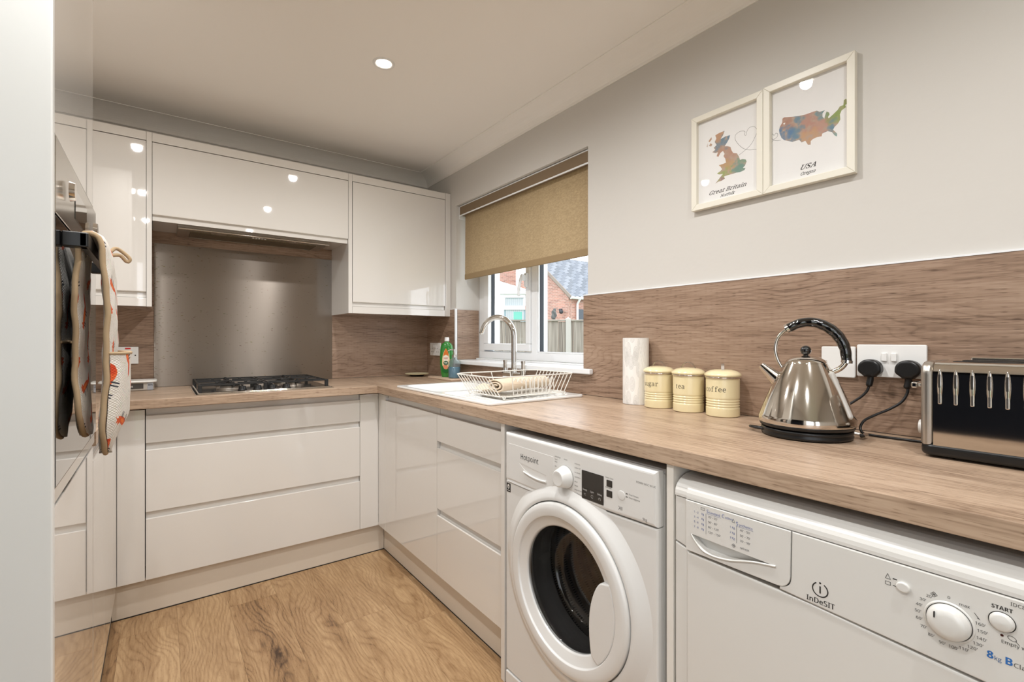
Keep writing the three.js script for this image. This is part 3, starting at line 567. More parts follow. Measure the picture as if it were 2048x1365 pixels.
// ================================================================ sink, tap, rack
{
  const t = thing('kitchen_sink', [-0.3, 0.91, 1.18], 'white inset sink with bowl and drainer beside the corner', 'sink');
  const X0 = -0.552, X1 = -0.062, Z0 = 0.752, Z1 = 1.612, y = 0.9103;
  const deck = roundRect(X0, X1, Z0, Z1, 0.022);
  deck.holes.push(roundRect(-0.522, -0.165, 0.785, 1.155, 0.055, new THREE.Path()));
  deck.holes.push(roundRect(-0.522, -0.105, 1.19, 1.575, 0.04, new THREE.Path()));
  const body = [ext(deck, 0.010, 0.0035, 12, 3).rotateX(Math.PI / 2).translate(0, y + 0.0100, 0)];
  function basin(x0, x1, z0, z1, r, rows) {           // rings from the rim down; each row: [inset, y]
    const pos = [], idx = [], n = 48, ring = (ins, yy) => { const pp = roundRect(x0 + ins, x1 - ins, z0 + ins, z1 - ins, Math.max(0.004, r - ins * 0.4)).getSpacedPoints(n).slice(0, n); for (const q of pp) pos.push(q.x, yy, q.y); };
    rows.forEach(([ins, yy]) => ring(ins, yy));
    for (let i = 0; i + 1 < rows.length; i++) for (let k = 0; k < n; k++) { const a = i * n + k, b = i * n + (k + 1) % n, c = a + n, d = b + n; idx.push(a, b, c, b, d, c); }
    const last = (rows.length - 1) * n, cpt = pos.length / 3; pos.push((x0 + x1) / 2, rows[rows.length - 1][1] - 0.004, (z0 + z1) / 2);
    for (let k = 0; k < n; k++) idx.push(last + k, last + (k + 1) % n, cpt);
    const g = new THREE.BufferGeometry(); g.setAttribute('position', new THREE.Float32BufferAttribute(pos, 3)); g.setAttribute('uv', new THREE.Float32BufferAttribute(new Float32Array(pos.length / 3 * 2), 2)); g.setIndex(idx); g.computeVertexNormals();
    return g;
  }
  add(t, 'rim', body[0], M.ceramic);
  add(t, 'bowl', basin(-0.524, -0.163, 0.783, 1.157, 0.055, [[0, y + 0.008], [0.006, y + 0.003], [0.012, y - 0.03], [0.02, y - 0.13], [0.045, y - 0.165], [0.09, y - 0.172]]), M.ceramic);
  add(t, 'drainer', basin(-0.524, -0.103, 1.188, 1.577, 0.04, [[0, y + 0.008], [0.006, y + 0.003], [0.014, y + 0.0015], [0.04, y + 0.001]]), M.ceramic);
  for (let i = 0; i < 9; i++) { const x = -0.48 + i * 0.042; add(t, 'drainer_rib', box(x - 0.004, x + 0.004, y - 0.001, y + 0.0045, 1.215, 1.545, 0.002), M.ceramic); }
  add(t, 'waste', lathe([[0, 0.001], [0.03, 0.001], [0.038, 0.003], [0.04, 0]], -0.343, y - 0.173, 0.97, 32), M.chrome);
}
{
  const t = thing('kitchen_tap', [-0.1, 0.92, 1.158], 'chrome swan neck mixer tap behind the sink', 'tap');
  const x = -0.1, z = 1.158;
  add(t, 'base', merge(cyl(x, 0.9205, 0.93, z, 0.03), cyl(x, 0.93, 0.97, z, 0.025, 0.021), box(x - 0.016, x + 0.016, 0.962, 0.992, z - 0.082, z + 0.082, 0.008), cyl(x, 0.97, 1.01, z, 0.021, 0.015)), M.chrome);
  const d = [-0.44, -0.9], q = (s, y) => [x + d[0] * s, y, z + d[1] * s], arc = [];
  arc.push([x, 1.0, z], [x, 1.08, z], [x, 1.16, z]);
  for (let i = 0; i <= 9; i++) { const a = Math.PI - (i / 9) * Math.PI * 0.93; arc.push(q(0.094 + 0.094 * Math.cos(a), 1.172 + 0.096 * Math.sin(a))); }
  add(t, 'spout', tube(arc, 0.0135, false, 90, 20), M.chrome);
  for (const s of [-1, 1]) { const l = add(t, 'valve', cyl(x, 0.985, 1.012, z + s * 0.075, 0.017, 0.014), M.chrome); add(l, 'lever', merge(cyl(x, 1.012, 1.048, z + s * 0.075, 0.0095, 0.0095, 24), cyl(x, 1.04, 1.05, z + s * 0.075, 0.011, 0.011, 24)), s < 0 ? M.polished : M.polished); }
}
{
  const t = thing('dish_rack', [-0.28, 0.914, 1.4], 'white wire dish rack on the sink drainer', 'dish rack');
  const A = [-0.5, -0.055], B = [1.256, 1.562], a = [-0.44, -0.1], b = [1.28, 1.535], Y = 1.008, y = 0.927, r = 0.0019;
  const P = (x, yy, z) => [x, yy, z], C = 0.035;
  const loop = (X, Z, yy, c) => [[X[0] + c, yy, Z[0]], [X[1] - c, yy, Z[0]], [X[1], yy, Z[0] + c], [X[1], yy, Z[1] - c], [X[1] - c, yy, Z[1]], [X[0] + c, yy, Z[1]], [X[0], yy, Z[1] - c], [X[0], yy, Z[0] + c], [X[0] + c, yy, Z[0]]];
  add(t, 'rim_wire', rod(loop(A, B, Y, C), 0.0026, 8), M.wire);
  add(t, 'base_wire', rod(loop(a, b, y, 0.02), 0.0024, 8), M.wire);
  for (const i of [2, 6, 10, 13]) { const x = a[0] + 0.012 + (a[1] - a[0] - 0.024) * i / 14, X = A[0] + C + (A[1] - A[0] - 2 * C) * i / 14; add(t, 'rib_wire', rod([[X, Y, B[0]], [x, y, b[0]], [x, y, b[1]], [X, Y, B[1]]], r), M.wire); }
  for (let i = 0; i <= 10; i++) { const z = b[0] + 0.012 + (b[1] - b[0] - 0.024) * i / 10, Z = B[0] + C + (B[1] - B[0] - 2 * C) * i / 10; add(t, 'side_wire', rod([[A[0], Y, Z], [a[0], y, z], [a[1], y, z], [A[1], Y, Z]], r), M.wire); }
  for (let i = 0; i < 10; i++) { const x = -0.355 + i * 0.022; add(t, 'plate_loop', tube([[x - 0.009, y, 1.505], [x - 0.006, y + 0.03, 1.505], [x - 0.004, y + 0.06, 1.505], [x + 0.0045, y + 0.068, 1.505], [x + 0.011, y + 0.056, 1.505], [x + 0.013, y + 0.03, 1.505], [x + 0.015, y, 1.505]], r, false, 22, 6), M.wire); }
  for (const [fx, fz] of [[a[0] + 0.01, b[0]], [a[1] - 0.01, b[0]], [a[0] + 0.01, b[1]], [a[1] - 0.01, b[1]]]) add(t, 'foot', rod([[fx - 0.006, y, fz], [fx - 0.003, 0.9185, fz], [fx + 0.003, 0.9185, fz], [fx + 0.006, y, fz]], 0.0024), M.wire);
}
{ // rolled towel
  const t = thing('folded_towel', [-0.29, 0.93, 1.46], 'rolled beige towel lying in the dish rack', 'towel');
  const mat = std({ color: srgb(226, 208, 184), roughness: 1, bumpMap: T.fabric, bumpScale: 0.0012 });
  const ln = 0.315, n = 110, turns = 2.3, th = 0.0085, outer = [], inner = [];
  for (let i = 0; i <= n; i++) {                 // a spiral seen from the end of the roll, flattened by its weight
    const q = i / n, a = 0.6 + q * turns * Math.PI * 2, r = 0.049 - q * 0.036, wv = 1 + 0.03 * Math.sin(a * 2.3);
    outer.push([Math.cos(a) * r * 1.06 * wv, Math.sin(a) * r * 0.62 * wv]); inner.push([Math.cos(a) * Math.max(0.002, r - th) * 1.06 * wv, Math.sin(a) * Math.max(0.002, r - th) * 0.62 * wv]);
  }
  const g = ext(shapeOf([...outer, ...inner.reverse()]), ln, 0.0015, 4, 1), p = g.attributes.position;
  for (let i = 0; i < p.count; i++) { const zz = p.getZ(i) / ln, k = 1 + 0.10 * Math.sin(zz * 3.1) + 0.03 * Math.sin(zz * 17); p.setX(i, p.getX(i) * k + 0.003 * Math.sin(zz * 8)); p.setY(i, p.getY(i) * (0.94 + 0.1 * zz)); }
  g.computeVertexNormals(); g.translate(0, 0.0345, -ln / 2).rotateY(Math.PI / 2 + 0.235).translate(-0.29, 0.9325, 1.455);
  add(t, 'towel_roll', uvm(g, 'x', [9, 9]), mat);
  const fl = new THREE.PlaneGeometry(0.1, 0.13, 16, 16), fp = fl.attributes.position;
  for (let i = 0; i < fp.count; i++) { const a = fp.getX(i), b = fp.getY(i); fp.setZ(i, 0.010 + 0.009 * Math.sin(a * 60 + b * 20) + 0.012 * Math.max(0, b / 0.065)); }
  fl.computeVertexNormals(); fl.rotateX(-Math.PI / 2).translate(-0.39, 0.934, 1.385);
  add(t, 'towel_tail', uvm(fl, 'x', [9, 9]), std({ color: srgb(226, 208, 184), roughness: 1, bumpMap: T.fabric, bumpScale: 0.0012, side: THREE.DoubleSide }));
}
// ================================================================ washing-up things in the corner
one('wooden_board', box(-0.148, -0.018, 0.9104, 0.9205, 0.30, 0.605, 0.003), std({ color: srgb(214, 188, 164), roughness: 0.6 }), [-0.08, 0.91, 0.45], 'pale rectangular board under the washing up bottles', 'board');
{
  const t = thing('washing_up_bottle', [-0.078, 0.9207, 0.425], 'green washing up liquid bottle with a white cap', 'bottle');
  const x = -0.078, z = 0.425, y = 0.9207, rot = -0.72;
  const rows = [[0, 0.028, 0.018], [0.004, 0.032, 0.022], [0.03, 0.037, 0.024], [0.08, 0.042, 0.026], [0.13, 0.043, 0.027], [0.17, 0.041, 0.026], [0.195, 0.037, 0.024], [0.21, 0.028, 0.02], [0.217, 0.016, 0.014], [0.222, 0.0125, 0.0125], [0.226, 0.0125, 0.0125]];
  const loft = (rows, k0 = 1, n = 40) => {
    const pos = [], uv = [], idx = [];
    rows.forEach(([h, a, b], i) => { for (let k = 0; k <= n; k++) { const th = (k / n) * Math.PI * 2, c = Math.cos(th), s = Math.sin(th), e = 0.75; pos.push(Math.sign(c) * Math.pow(Math.abs(c), e) * a * k0, h, Math.sign(s) * Math.pow(Math.abs(s), e) * b * k0); uv.push(k / n, h / 0.226); } });
    for (let i = 0; i + 1 < rows.length; i++) for (let k = 0; k < n; k++) { const a = i * (n + 1) + k, b = a + 1, c = a + n + 1, d = c + 1; idx.push(a, c, b, b, c, d); }
    const g = new THREE.BufferGeometry(); g.setAttribute('position', new THREE.Float32BufferAttribute(pos, 3)); g.setAttribute('uv', new THREE.Float32BufferAttribute(uv, 2)); g.setIndex(idx); g.computeVertexNormals(); return g;
  };
  add(t, 'bottle_body', loft(rows).rotateY(rot).translate(x, y, z), phy({ color: srgb(34, 128, 42), roughness: 0.15, clearcoat: 1 }));
  add(t, 'cap', lathe([[0, 0.026], [0.012, 0.026], [0.0135, 0.022], [0.015, 0.004], [0.015, 0], [0, 0]], x, y + 0.223, z, 28), M.white);
  // label wraps the camera side
  const lab = canvasTex(256, 512, (c, W, H) => {
    c.clearRect(0, 0, W, H);
    c.fillStyle = '#12682c'; c.beginPath(); c.ellipse(128, 400, 112, 96, 0, 0, 7); c.fill();
    c.fillStyle = '#ead2a4'; c.beginPath(); c.moveTo(128, 20); c.bezierCurveTo(210, 110, 236, 220, 226, 330); c.bezierCurveTo(210, 420, 46, 420, 30, 330); c.bezierCurveTo(20, 220, 46, 110, 128, 20); c.fill();
    c.fillStyle = '#d9772c'; c.beginPath(); c.moveTo(128, 24); c.bezierCurveTo(180, 70, 200, 130, 200, 170); c.bezierCurveTo(150, 150, 100, 150, 62, 172); c.bezierCurveTo(66, 120, 90, 70, 128, 24); c.fill();
    c.fillStyle = '#e3906a'; c.beginPath(); c.ellipse(120, 380, 62, 46, 0.3, 0, 7); c.fill();
    c.fillStyle = '#f3ead9'; c.beginPath(); c.arc(128, 218, 68, 0, 7); c.fill();
    c.fillStyle = '#b5352a'; c.font = 'bold 46px sans-serif'; c.textAlign = 'center'; c.fillText('FAIRY', 128, 232, 112);
    c.fillStyle = '#0e4a24'; c.beginPath(); c.ellipse(128, 306, 62, 42, 0, 0, 7); c.fill();
    c.fillStyle = '#f4f4ea'; c.font = 'bold 42px sans-serif'; c.fillText('max', 128, 312); c.fillRect(96, 324, 64, 5);
  });
  const g = new THREE.PlaneGeometry(0.062, 0.165, 12, 12), p = g.attributes.position;
  for (let i = 0; i < p.count; i++) { const px = p.getX(i), hy = p.getY(i) + 0.105; const b = hy < 0.03 ? 0.0245 : 0.0265 - Math.max(0, hy - 0.16) * 0.06; p.setZ(i, b * Math.pow(Math.max(0.02, 1 - Math.pow(Math.abs(px) / 0.0435, 2.6)), 0.38) + 0.0012); }
  g.computeVertexNormals(); g.translate(0, 0.105, 0).rotateY(rot).translate(x, y, z);
  add(t, 'bottle_label', g, phy({ map: lab, transparent: true, roughness: 0.3 }));
}
{
  const x = -0.082, z = 0.528, y = 0.9207;
  const t = thing('soap_dispenser', [x, y, z], 'clear glass pump dispenser half full of blue soap', 'dispenser');
  add(t, 'glass_bottle', lathe([[0, 0], [0.034, 0], [0.037, 0.004], [0.037, 0.085], [0.034, 0.102], [0.024, 0.114], [0.014, 0.12], [0.013, 0.128]], x, y, z, 48), phy({ color: srgb(226, 234, 236), roughness: 0.02, transmission: 0.86, thickness: 0, ior: 1.5, clearcoat: 1 }));
  add(t, 'soap', lathe([[0, 0.003], [0.0335, 0.003], [0.0352, 0.007], [0.0352, 0.068], [0, 0.068]], x, y, z, 40), phy({ color: srgb(26, 120, 150), roughness: 0.12 }));
  add(t, 'pump', merge(cyl(x, y + 0.126, y + 0.142, z, 0.0145, 0.0145, 28), cyl(x, y + 0.142, y + 0.165, z, 0.006, 0.006, 20), cyl(x, y + 0.163, y + 0.176, z, 0.01, 0.009, 24), tube([[x, y + 0.17, z], [x - 0.02, y + 0.172, z - 0.012], [x - 0.034, y + 0.165, z - 0.02]], 0.0035)), M.chrome);
}
{
  const t = thing('spoon_rest', [-0.135, 0.91, 0.115], 'round cream dish on a dark foot in the back corner', 'dish');
  add(t, 'foot', lathe([[0, 0.0003], [0.04, 0.0003], [0.05, 0.006], [0.052, 0.01], [0, 0.011]], -0.135, 0.91, 0.115, 40), M.dark);
  add(t, 'dish', lathe([[0, 0.0108], [0.06, 0.0108], [0.076, 0.014], [0.08, 0.018], [0.0775, 0.0195], [0.07, 0.016], [0.055, 0.0135], [0, 0.0128]], -0.135, 0.91, 0.115, 56), phy({ color: srgb(226, 216, 178), roughness: 0.25 }));
}
// ================================================================ wall plates and small things
{
  const t = thing('cooker_switch', [-1.65, 1.03, 0.01], 'square white cooker switch with a red marker behind the mitts', 'switch');
  add(t, 'plate', box(-1.6935, -1.6085, 1.033, 1.118, 0.0085, 0.017, 0.002), M.socket);
  add(t, 'rocker', box(-1.661, -1.637, 1.055, 1.095, 0.016, 0.022, 0.002), M.socket);
  add(t, 'red_marker', box(-1.661, -1.639, 1.106, 1.114, 0.0165, 0.0182, 0.0005), std({ color: srgb(206, 40, 34), roughness: 0.4 }));
  for (const x of [-1.681, -1.621]) add(t, 'screw', cylA('z', [x, 1.0755, 0.017], 0.001, 0.003, 0.003, 16), M.dark);
}
{
  const t = thing('food_tub', [-1.64, 0.91, 0.12], 'shallow clear food tub with white lid left of the hob', 'tub');
  const sh = (x0, x1, z0, z1, r) => roundRect(x0, x1, z0, z1, r);
  const lay = (s, y0, h, b) => ext(s, h, b, 10).rotateX(Math.PI / 2).translate(0, y0 + h, 0);
  add(t, 'tub', lay(sh(-1.742, -1.543, 0.062, 0.178, 0.025), 0.9108, 0.038, 0.004), phy({ color: srgb(176, 168, 158), roughness: 0.2, clearcoat: 0.6 }));
  add(t, 'lid', lay(sh(-1.752, -1.533, 0.052, 0.188, 0.03), 0.9488, 0.009, 0.003), phy({ color: srgb(236, 234, 228), roughness: 0.3 }));
  add(t, 'side_label', box(-1.72, -1.585, 0.92, 0.944, 0.1785, 0.1796, 0.0003), std({ color: srgb(66, 60, 56), roughness: 0.5 }));
  add(t, 'end_label', box(-1.57, -1.548, 0.9125, 0.948, 0.1782, 0.1793, 0.0003), std({ color: srgb(158, 160, 166), roughness: 0.5 }));
  decal(t, 'lettering', 0.13, 0.02, 4000, (c) => { txt(c, 'TTMANS', 0.05, 0.0145, 0.011, '#e6e2da', 'bold 100px sans-serif'); }, (g) => g.translate(-1.6525, 0.932, 0.1799));
  decal(t, 'lettering', 0.02, 0.03, 5000, (c) => { txt(c, '80%', 0.002, 0.012, 0.009, '#2c2c30', 'bold 100px sans-serif'); }, (g) => g.translate(-1.559, 0.93, 0.1796));
}
function plugSocket(t, z0, z1, y0, y1, gangs) {
  add(t, 'plate', outX(roundRect(z0, z1, y0, y1, 0.004), -0.0085, 0.009, 0.002, 8), M.socket);
  for (const [zz, yy] of gangs.screws) add(t, 'screw', cylA('x', [-0.0176, yy, zz], 0.0012, 0.0032, 0.0032, 16), M.brushed);
  for (const [zz, yy] of gangs.rockers) add(t, 'rocker', box(-0.0235, -0.0165, yy - 0.0105, yy + 0.0105, zz - 0.006, zz + 0.006, 0.0015), M.socket);
  for (const [zz, yy] of gangs.holes ?? []) for (const [a, b, w, h] of [[0, 0.011, 0.0045, 0.008], [-0.011, -0.011, 0.0075, 0.0042], [0.011, -0.011, 0.0075, 0.0042]]) add(t, 'socket_hole', box(-0.0178, -0.0172, yy + b - h / 2, yy + b + h / 2, zz + a - w / 2, zz + a + w / 2), M.dark);
}
{
  const t = thing('blank_plate', [-0.012, 1.05, 2.54], 'blank white wall plate with two screws behind the kettle', 'wall plate');
  plugSocket(t, 2.4995, 2.5805, 1.0505, 1.135, { screws: [[2.511, 1.093], [2.569, 1.093]], rockers: [] });
  const d = thing('double_socket', [-0.012, 1.05, 2.65], 'white double wall socket with two black plugs in it', 'socket');
  plugSocket(d, 2.5845, 2.7295, 1.0565, 1.141, { screws: [], rockers: [[2.6455, 1.109], [2.6655, 1.109]] });
  const s = thing('double_socket', [-0.012, 1.04, 0.15], 'white wall socket in the corner behind the green bottle', 'socket');
  plugSocket(s, 0.0735, 0.2195, 1.047, 1.133, { screws: [[0.082, 1.09], [0.211, 1.09]], rockers: [[0.133, 1.11], [0.16, 1.11]], holes: [[0.108, 1.083], [0.185, 1.083]] });
}
const plugShape = (z, y) => { const s = new THREE.Shape(); s.moveTo(z - 0.011, y - 0.026); s.bezierCurveTo(z - 0.013, y - 0.02, z - 0.025, y - 0.017, z - 0.0255, y - 0.008); s.bezierCurveTo(z - 0.026, y + 0.004, z - 0.0225, y + 0.01, z - 0.016, y + 0.015); s.bezierCurveTo(z - 0.008, y + 0.0215, z + 0.008, y + 0.0215, z + 0.016, y + 0.015); s.bezierCurveTo(z + 0.0225, y + 0.01, z + 0.026, y + 0.004, z + 0.0255, y - 0.008); s.bezierCurveTo(z + 0.025, y - 0.017, z + 0.013, y - 0.02, z + 0.011, y - 0.026); s.closePath(); return s; };
const rubber = phy({ color: srgb(18, 18, 19), roughness: 0.38 });
function plug(z, y, label, cord) {
  const t = thing('plug', [-0.03, y - 0.03, z], label, 'plug');
  add(t, 'plug_body', outX(plugShape(z, y), -0.018, 0.03, 0.007, 16, 4), rubber);
  add(t, 'strain_relief', tube([[-0.033, y - 0.02, z], [-0.034, y - 0.035, z], [-0.035, y - 0.045, z - 0.002]], 0.0075, false, 10, 10), rubber);
  add(t, 'cord', tube(cord, 0.0032, false, 90, 10), rubber);
}
plug(2.6195, 1.083, 'black plug with the kettle cord in the socket', [[-0.035, 1.04, 2.618], [-0.036, 1.022, 2.614], [-0.038, 1.006, 2.603], [-0.042, 0.992, 2.588], [-0.05, 0.975, 2.57], [-0.06, 0.95, 2.55], [-0.075, 0.922, 2.535], [-0.088, 0.9165, 2.53]]);
plug(2.698, 1.083, 'black plug with the toaster cord next to the rockers', [[-0.035, 1.04, 2.698], [-0.037, 1.02, 2.696], [-0.042, 1.0, 2.687], [-0.05, 0.98, 2.665], [-0.06, 0.962, 2.637], [-0.068, 0.945, 2.616], [-0.073, 0.928, 2.61], [-0.08, 0.9165, 2.617], [-0.082, 0.9137, 2.64], [-0.082, 0.9137, 2.70], [-0.082, 0.9137, 2.757]]);
// ---------------------------------------------------------------- paper roll
{
  const x = -0.059, z = 1.881, r = 0.048, y = 0.9105, h = 0.25;
  const t = thing('paper_towel_roll', [x, y, z], 'white embossed kitchen paper roll beside the sugar tin', 'kitchen roll');
  const emb = canvasTex(512, 512, (c, W, H) => {
    c.fillStyle = '#d8d8d8'; c.fillRect(0, 0, W, H); c.fillStyle = '#505050';
    for (const [cx, cy] of [[90, 70], [300, 150], [120, 300], [340, 390], [470, 40], [470, 290], [10, 450], [220, 490], [200, 30], [420, 500]]) for (const R of [18, 32, 46, 60, 74]) for (let a = 0; a < 6.28; a += 9 / R) { const px = (cx + R * Math.cos(a) + W) % W, py = (cy + R * Math.sin(a) + H) % H; c.beginPath(); c.arc(px, py, 2.3, 0, 7); c.fill(); }
  }, false);
  emb.wrapS = emb.wrapT = THREE.RepeatWrapping; emb.repeat.set(1.6, 1.35);
  const embc = emb.clone(); embc.colorSpace = THREE.SRGBColorSpace;
  add(t, 'paper', lathe([[0.021, 0.001], [r - 0.001, 0], [r, 0.001], [r, h - 0.001], [r - 0.001, h], [0.021, h - 0.001], [0.021, 0.001]], x, y, z, 64), std({ color: srgb(244, 242, 238), roughness: 0.95, bumpMap: emb, bumpScale: 0.0016 }));
  add(t, 'loose_sheet', new THREE.CylinderGeometry(r + 0.0007, r + 0.0007, h - 0.004, 40, 1, true, Math.PI * 1.05, Math.PI * 0.75).translate(x, y + h / 2, z), std({ color: srgb(244, 242, 238), roughness: 0.95, bumpMap: emb, bumpScale: 0.002, side: THREE.DoubleSide }));
  add(t, 'core', new THREE.CylinderGeometry(0.0205, 0.0205, h - 0.002, 32, 1, true).translate(x, y + h / 2, z), std({ color: srgb(170, 140, 104), roughness: 0.9, side: THREE.DoubleSide }));
}
// ---------------------------------------------------------------- canisters
{
  const enamel = phy({ color: srgb(236, 221, 178), roughness: 0.22, clearcoat: 0.6, clearcoatRoughness: 0.1 });
  const prof = [[0, 0.0005], [0.048, 0.0005], [0.0505, 0.003], [0.0505, 0.026]];
  for (let i = 0; i < 4; i++) { const b = 0.028 + i * 0.008; prof.push([0.0505, b], [0.0488, b + 0.0022], [0.0488, b + 0.0036], [0.0505, b + 0.006]); }
  prof.push([0.0505, 0.062], [0.0505, 0.122]);
  for (const [word, x, z, turn] of [['sugar', -0.067, 1.991, 0.15], ['tea', -0.067, 2.111, 0.1], ['coffee', -0.066, 2.234, 2.09]]) {
    const y = 0.9102, t = thing('canister', [x, y, z], 'cream ribbed tin canister lettered ' + word, 'canister', 'cream storage canisters');
    const b = add(t, 'body', lathe(prof, x, y, z, 64), enamel);
    add(t, 'band', lathe([[0.0505, 0.121], [0.0535, 0.1215], [0.0542, 0.124], [0.0535, 0.1265], [0.0505, 0.127]], x, y, z, 64), M.polished);
    const lid = add(t, 'lid', lathe([[0.0505, 0.1265], [0.054, 0.127], [0.0555, 0.130], [0.0545, 0.134], [0.05, 0.139], [0.04, 0.1445], [0.025, 0.148], [0, 0.1492]], x, y, z, 64), enamel);
    const cx = Math.sin(turn), cz = Math.cos(turn), w = [[-0.031, 0.1445], [-0.0265, 0.1465], [-0.022, 0.152], [-0.014, 0.1615], [0, 0.1665], [0.014, 0.1615], [0.022, 0.152], [0.0265, 0.1465], [0.031, 0.1445]];
    const strap = []; const curve = new THREE.CatmullRomCurve3(w.map(([a, h]) => V(a, h, 0)));
    const P = curve.getPoints(36), half = 0.0045, pos = [], idx = [];
    P.forEach((p) => { for (const [s, o] of [[-half, 0], [half, 0], [half, 0.0012], [-half, 0.0012]]) pos.push(x + p.x * cx + s * cz, y + p.y + o, z + p.x * cz - s * cx); });
    for (let i = 0; i < 36; i++) for (let k = 0; k < 4; k++) { const a = i * 4 + k, bb = i * 4 + (k + 1) % 4; idx.push(a, bb, a + 4, bb, bb + 4, a + 4); }
    idx.push(0, 2, 1, 0, 3, 2, 144, 145, 146, 144, 146, 147);
    const g = new THREE.BufferGeometry(); g.setAttribute('position', new THREE.Float32BufferAttribute(pos, 3)); g.setAttribute('uv', new THREE.Float32BufferAttribute(new Float32Array(pos.length / 3 * 2), 2)); g.setIndex(idx);
    const gg = g.toNonIndexed(); gg.computeVertexNormals();
    add(lid, 'lid_handle', gg, M.brushed);
    const tex = canvasTex(512, 192, (c, W, H) => { c.clearRect(0, 0, W, H); c.fillStyle = '#39332c'; c.strokeStyle = '#39332c'; c.lineWidth = 3; c.font = '150px serif'; c.textAlign = 'center'; [...word].forEach((ch, i) => c.fillText(ch, W / 2 + (i - (word.length - 1) / 2) * 84, 134)); });
    const span = 0.075 / 0.0508;
    add(b, 'lettering', new THREE.CylinderGeometry(0.05075, 0.05075, 0.028, 24, 1, true, Math.PI * 1.5 - span / 2, span).translate(x, y + 0.085, z), phy({ map: tex, transparent: true, roughness: 0.4 }));
  }
}
// ---------------------------------------------------------------- kettle
{
  const X = -0.197, Z = 2.531, y0 = 0.9102;
  const t = thing('kettle', [X, y0, Z], 'polished steel pyramid kettle with black loop handle', 'kettle');
  const rx = 0.371, rz = 0.9286;                  // towards the handle side
  const at = (a, y, s = 0) => [X + a * rx - s * rz, y, Z + a * rz + s * rx];
  const base = add(t, 'base', merge(lathe([[0, 0], [0.094, 0], [0.1, 0.003], [0.101, 0.008], [0.098, 0.013], [0.1005, 0.0145], [0.101, 0.019], [0.098, 0.023], [0, 0.023]], X, y0, Z, 72)), M.black);
  add(t, 'lower_rim', lathe([[0, 0.0235], [0.099, 0.0235], [0.1035, 0.026], [0.105, 0.031], [0.1055, 0.034], [0, 0.034]], X, y0, Z, 72), M.black);
  add(t, 'body', lathe([[0.1055, 0.0335], [0.1068, 0.036], [0.1068, 0.047], [0.1045, 0.053], [0.0985, 0.07], [0.0895, 0.094], [0.079, 0.12], [0.067, 0.146], [0.0555, 0.168], [0.049, 0.18], [0.047, 0.1835]], X, y0, Z, 96), M.polished);
  add(t, 'lid', lathe([[0.047, 0.183], [0.0465, 0.186], [0.042, 0.192], [0.032, 0.1985], [0.018, 0.202], [0, 0.203]], X, y0, Z, 72), M.polished);
  add(t, 'knob', merge(lathe([[0, 0.2025], [0.0065, 0.2025], [0.0055, 0.206], [0, 0.206]], X, y0, Z, 24), new THREE.SphereGeometry(0.0125, 28, 20).translate(X, y0 + 0.2165, Z)), M.blackgloss);
  const sp = new THREE.CylinderGeometry(0.0085, 0.021, 0.062, 32, 6, true), sd = V(...at(-0.101, 1.087)).sub(V(...at(-0.056, 1.045))).normalize();
  sp.applyQuaternion(new THREE.Quaternion().setFromUnitVectors(V(0, 1, 0), sd)); sp.translate(...at(-0.0785, 1.066));
  add(t, 'spout', sp, phy({ color: srgb(214, 208, 200), metalness: 1, roughness: 0.09, side: THREE.DoubleSide }));
  const arm = (l) => l.map(([a, y]) => at(a, y));
  add(t, 'handle_arm', tube(arm([[-0.053, 1.082], [-0.062, 1.1], [-0.068, 1.128], [-0.063, 1.156], [-0.05, 1.174], [-0.036, 1.185]]), 0.0045, false, 40, 14), M.polished);
  add(t, 'handle_arm', tube(arm([[0.085, 1.105], [0.08, 1.092], [0.07, 1.081], [0.058, 1.074]]), 0.0065, false, 20, 14), M.polished);
  const grip = add(t, 'handle_grip', (() => {
    const c = new THREE.CatmullRomCurve3(arm([[-0.037, 1.1845], [-0.012, 1.1965], [0.015, 1.1985], [0.042, 1.188], [0.066, 1.166], [0.081, 1.136], [0.0855, 1.105]]).map((p) => V(...p)));
    const g = new THREE.TubeGeometry(c, 80, 0.0115, 20), p = g.attributes.position;
    for (let i = 0; i <= 80; i++) { const q = c.getPoint(i / 80), wav = 1 + 0.035 * Math.sin(i * 0.62) + 0.15 * Math.sin(Math.PI * i / 80); for (let k = 0; k <= 20; k++) { const n = i * 21 + k; p.setXYZ(n, q.x + (p.getX(n) - q.x) * wav, q.y + (p.getY(n) - q.y) * (p.getY(n) < q.y ? wav : 1), q.z + (p.getZ(n) - q.z) * wav); } }
    g.computeVertexNormals();
    const e = [0, 1].map((k) => { const q = c.getPoint(k); return new THREE.SphereGeometry(0.0112, 18, 12).translate(q.x, q.y, q.z); });
    return merge(g, ...e);
  })(), M.blackgloss);
  for (const [a, y, ra] of [[-0.0405, 1.1825, 0.98], [0.0857, 1.1, 0.1]]) add(grip, 'handle_collar', new THREE.CylinderGeometry(0.0122, 0.0122, 0.007, 20).rotateZ(0).applyQuaternion(new THREE.Quaternion().setFromUnitVectors(V(0, 1, 0), V(rx * Math.sin(ra), Math.cos(ra), rz * Math.sin(ra)).normalize())).translate(...at(a, y)), M.chrome);
  // water gauge on the handle side
  const gz = []; for (let i = 0; i <= 8; i++) { const u = i / 8, r = 0.061 + 0.0395 * u, h = 1.069 - 0.098 * u; gz.push([r, h]); }
  add(t, 'water_gauge', tube(gz.map(([r, h]) => at(r * 0.88, h, r * 0.47)), 0.0075, false, 30, 12), phy({ color: srgb(190, 186, 180), roughness: 0.15, clearcoat: 1 }));
  const sw = add(t, 'switch_lever', merge(tube([at(0.095, 0.924, -0.02), at(0.112, 0.922, -0.02)], 0.0045), cylA('x', at(0.122, 0.919, -0.02), 0.026, 0.0055, 0.0055, 20)), M.chrome);
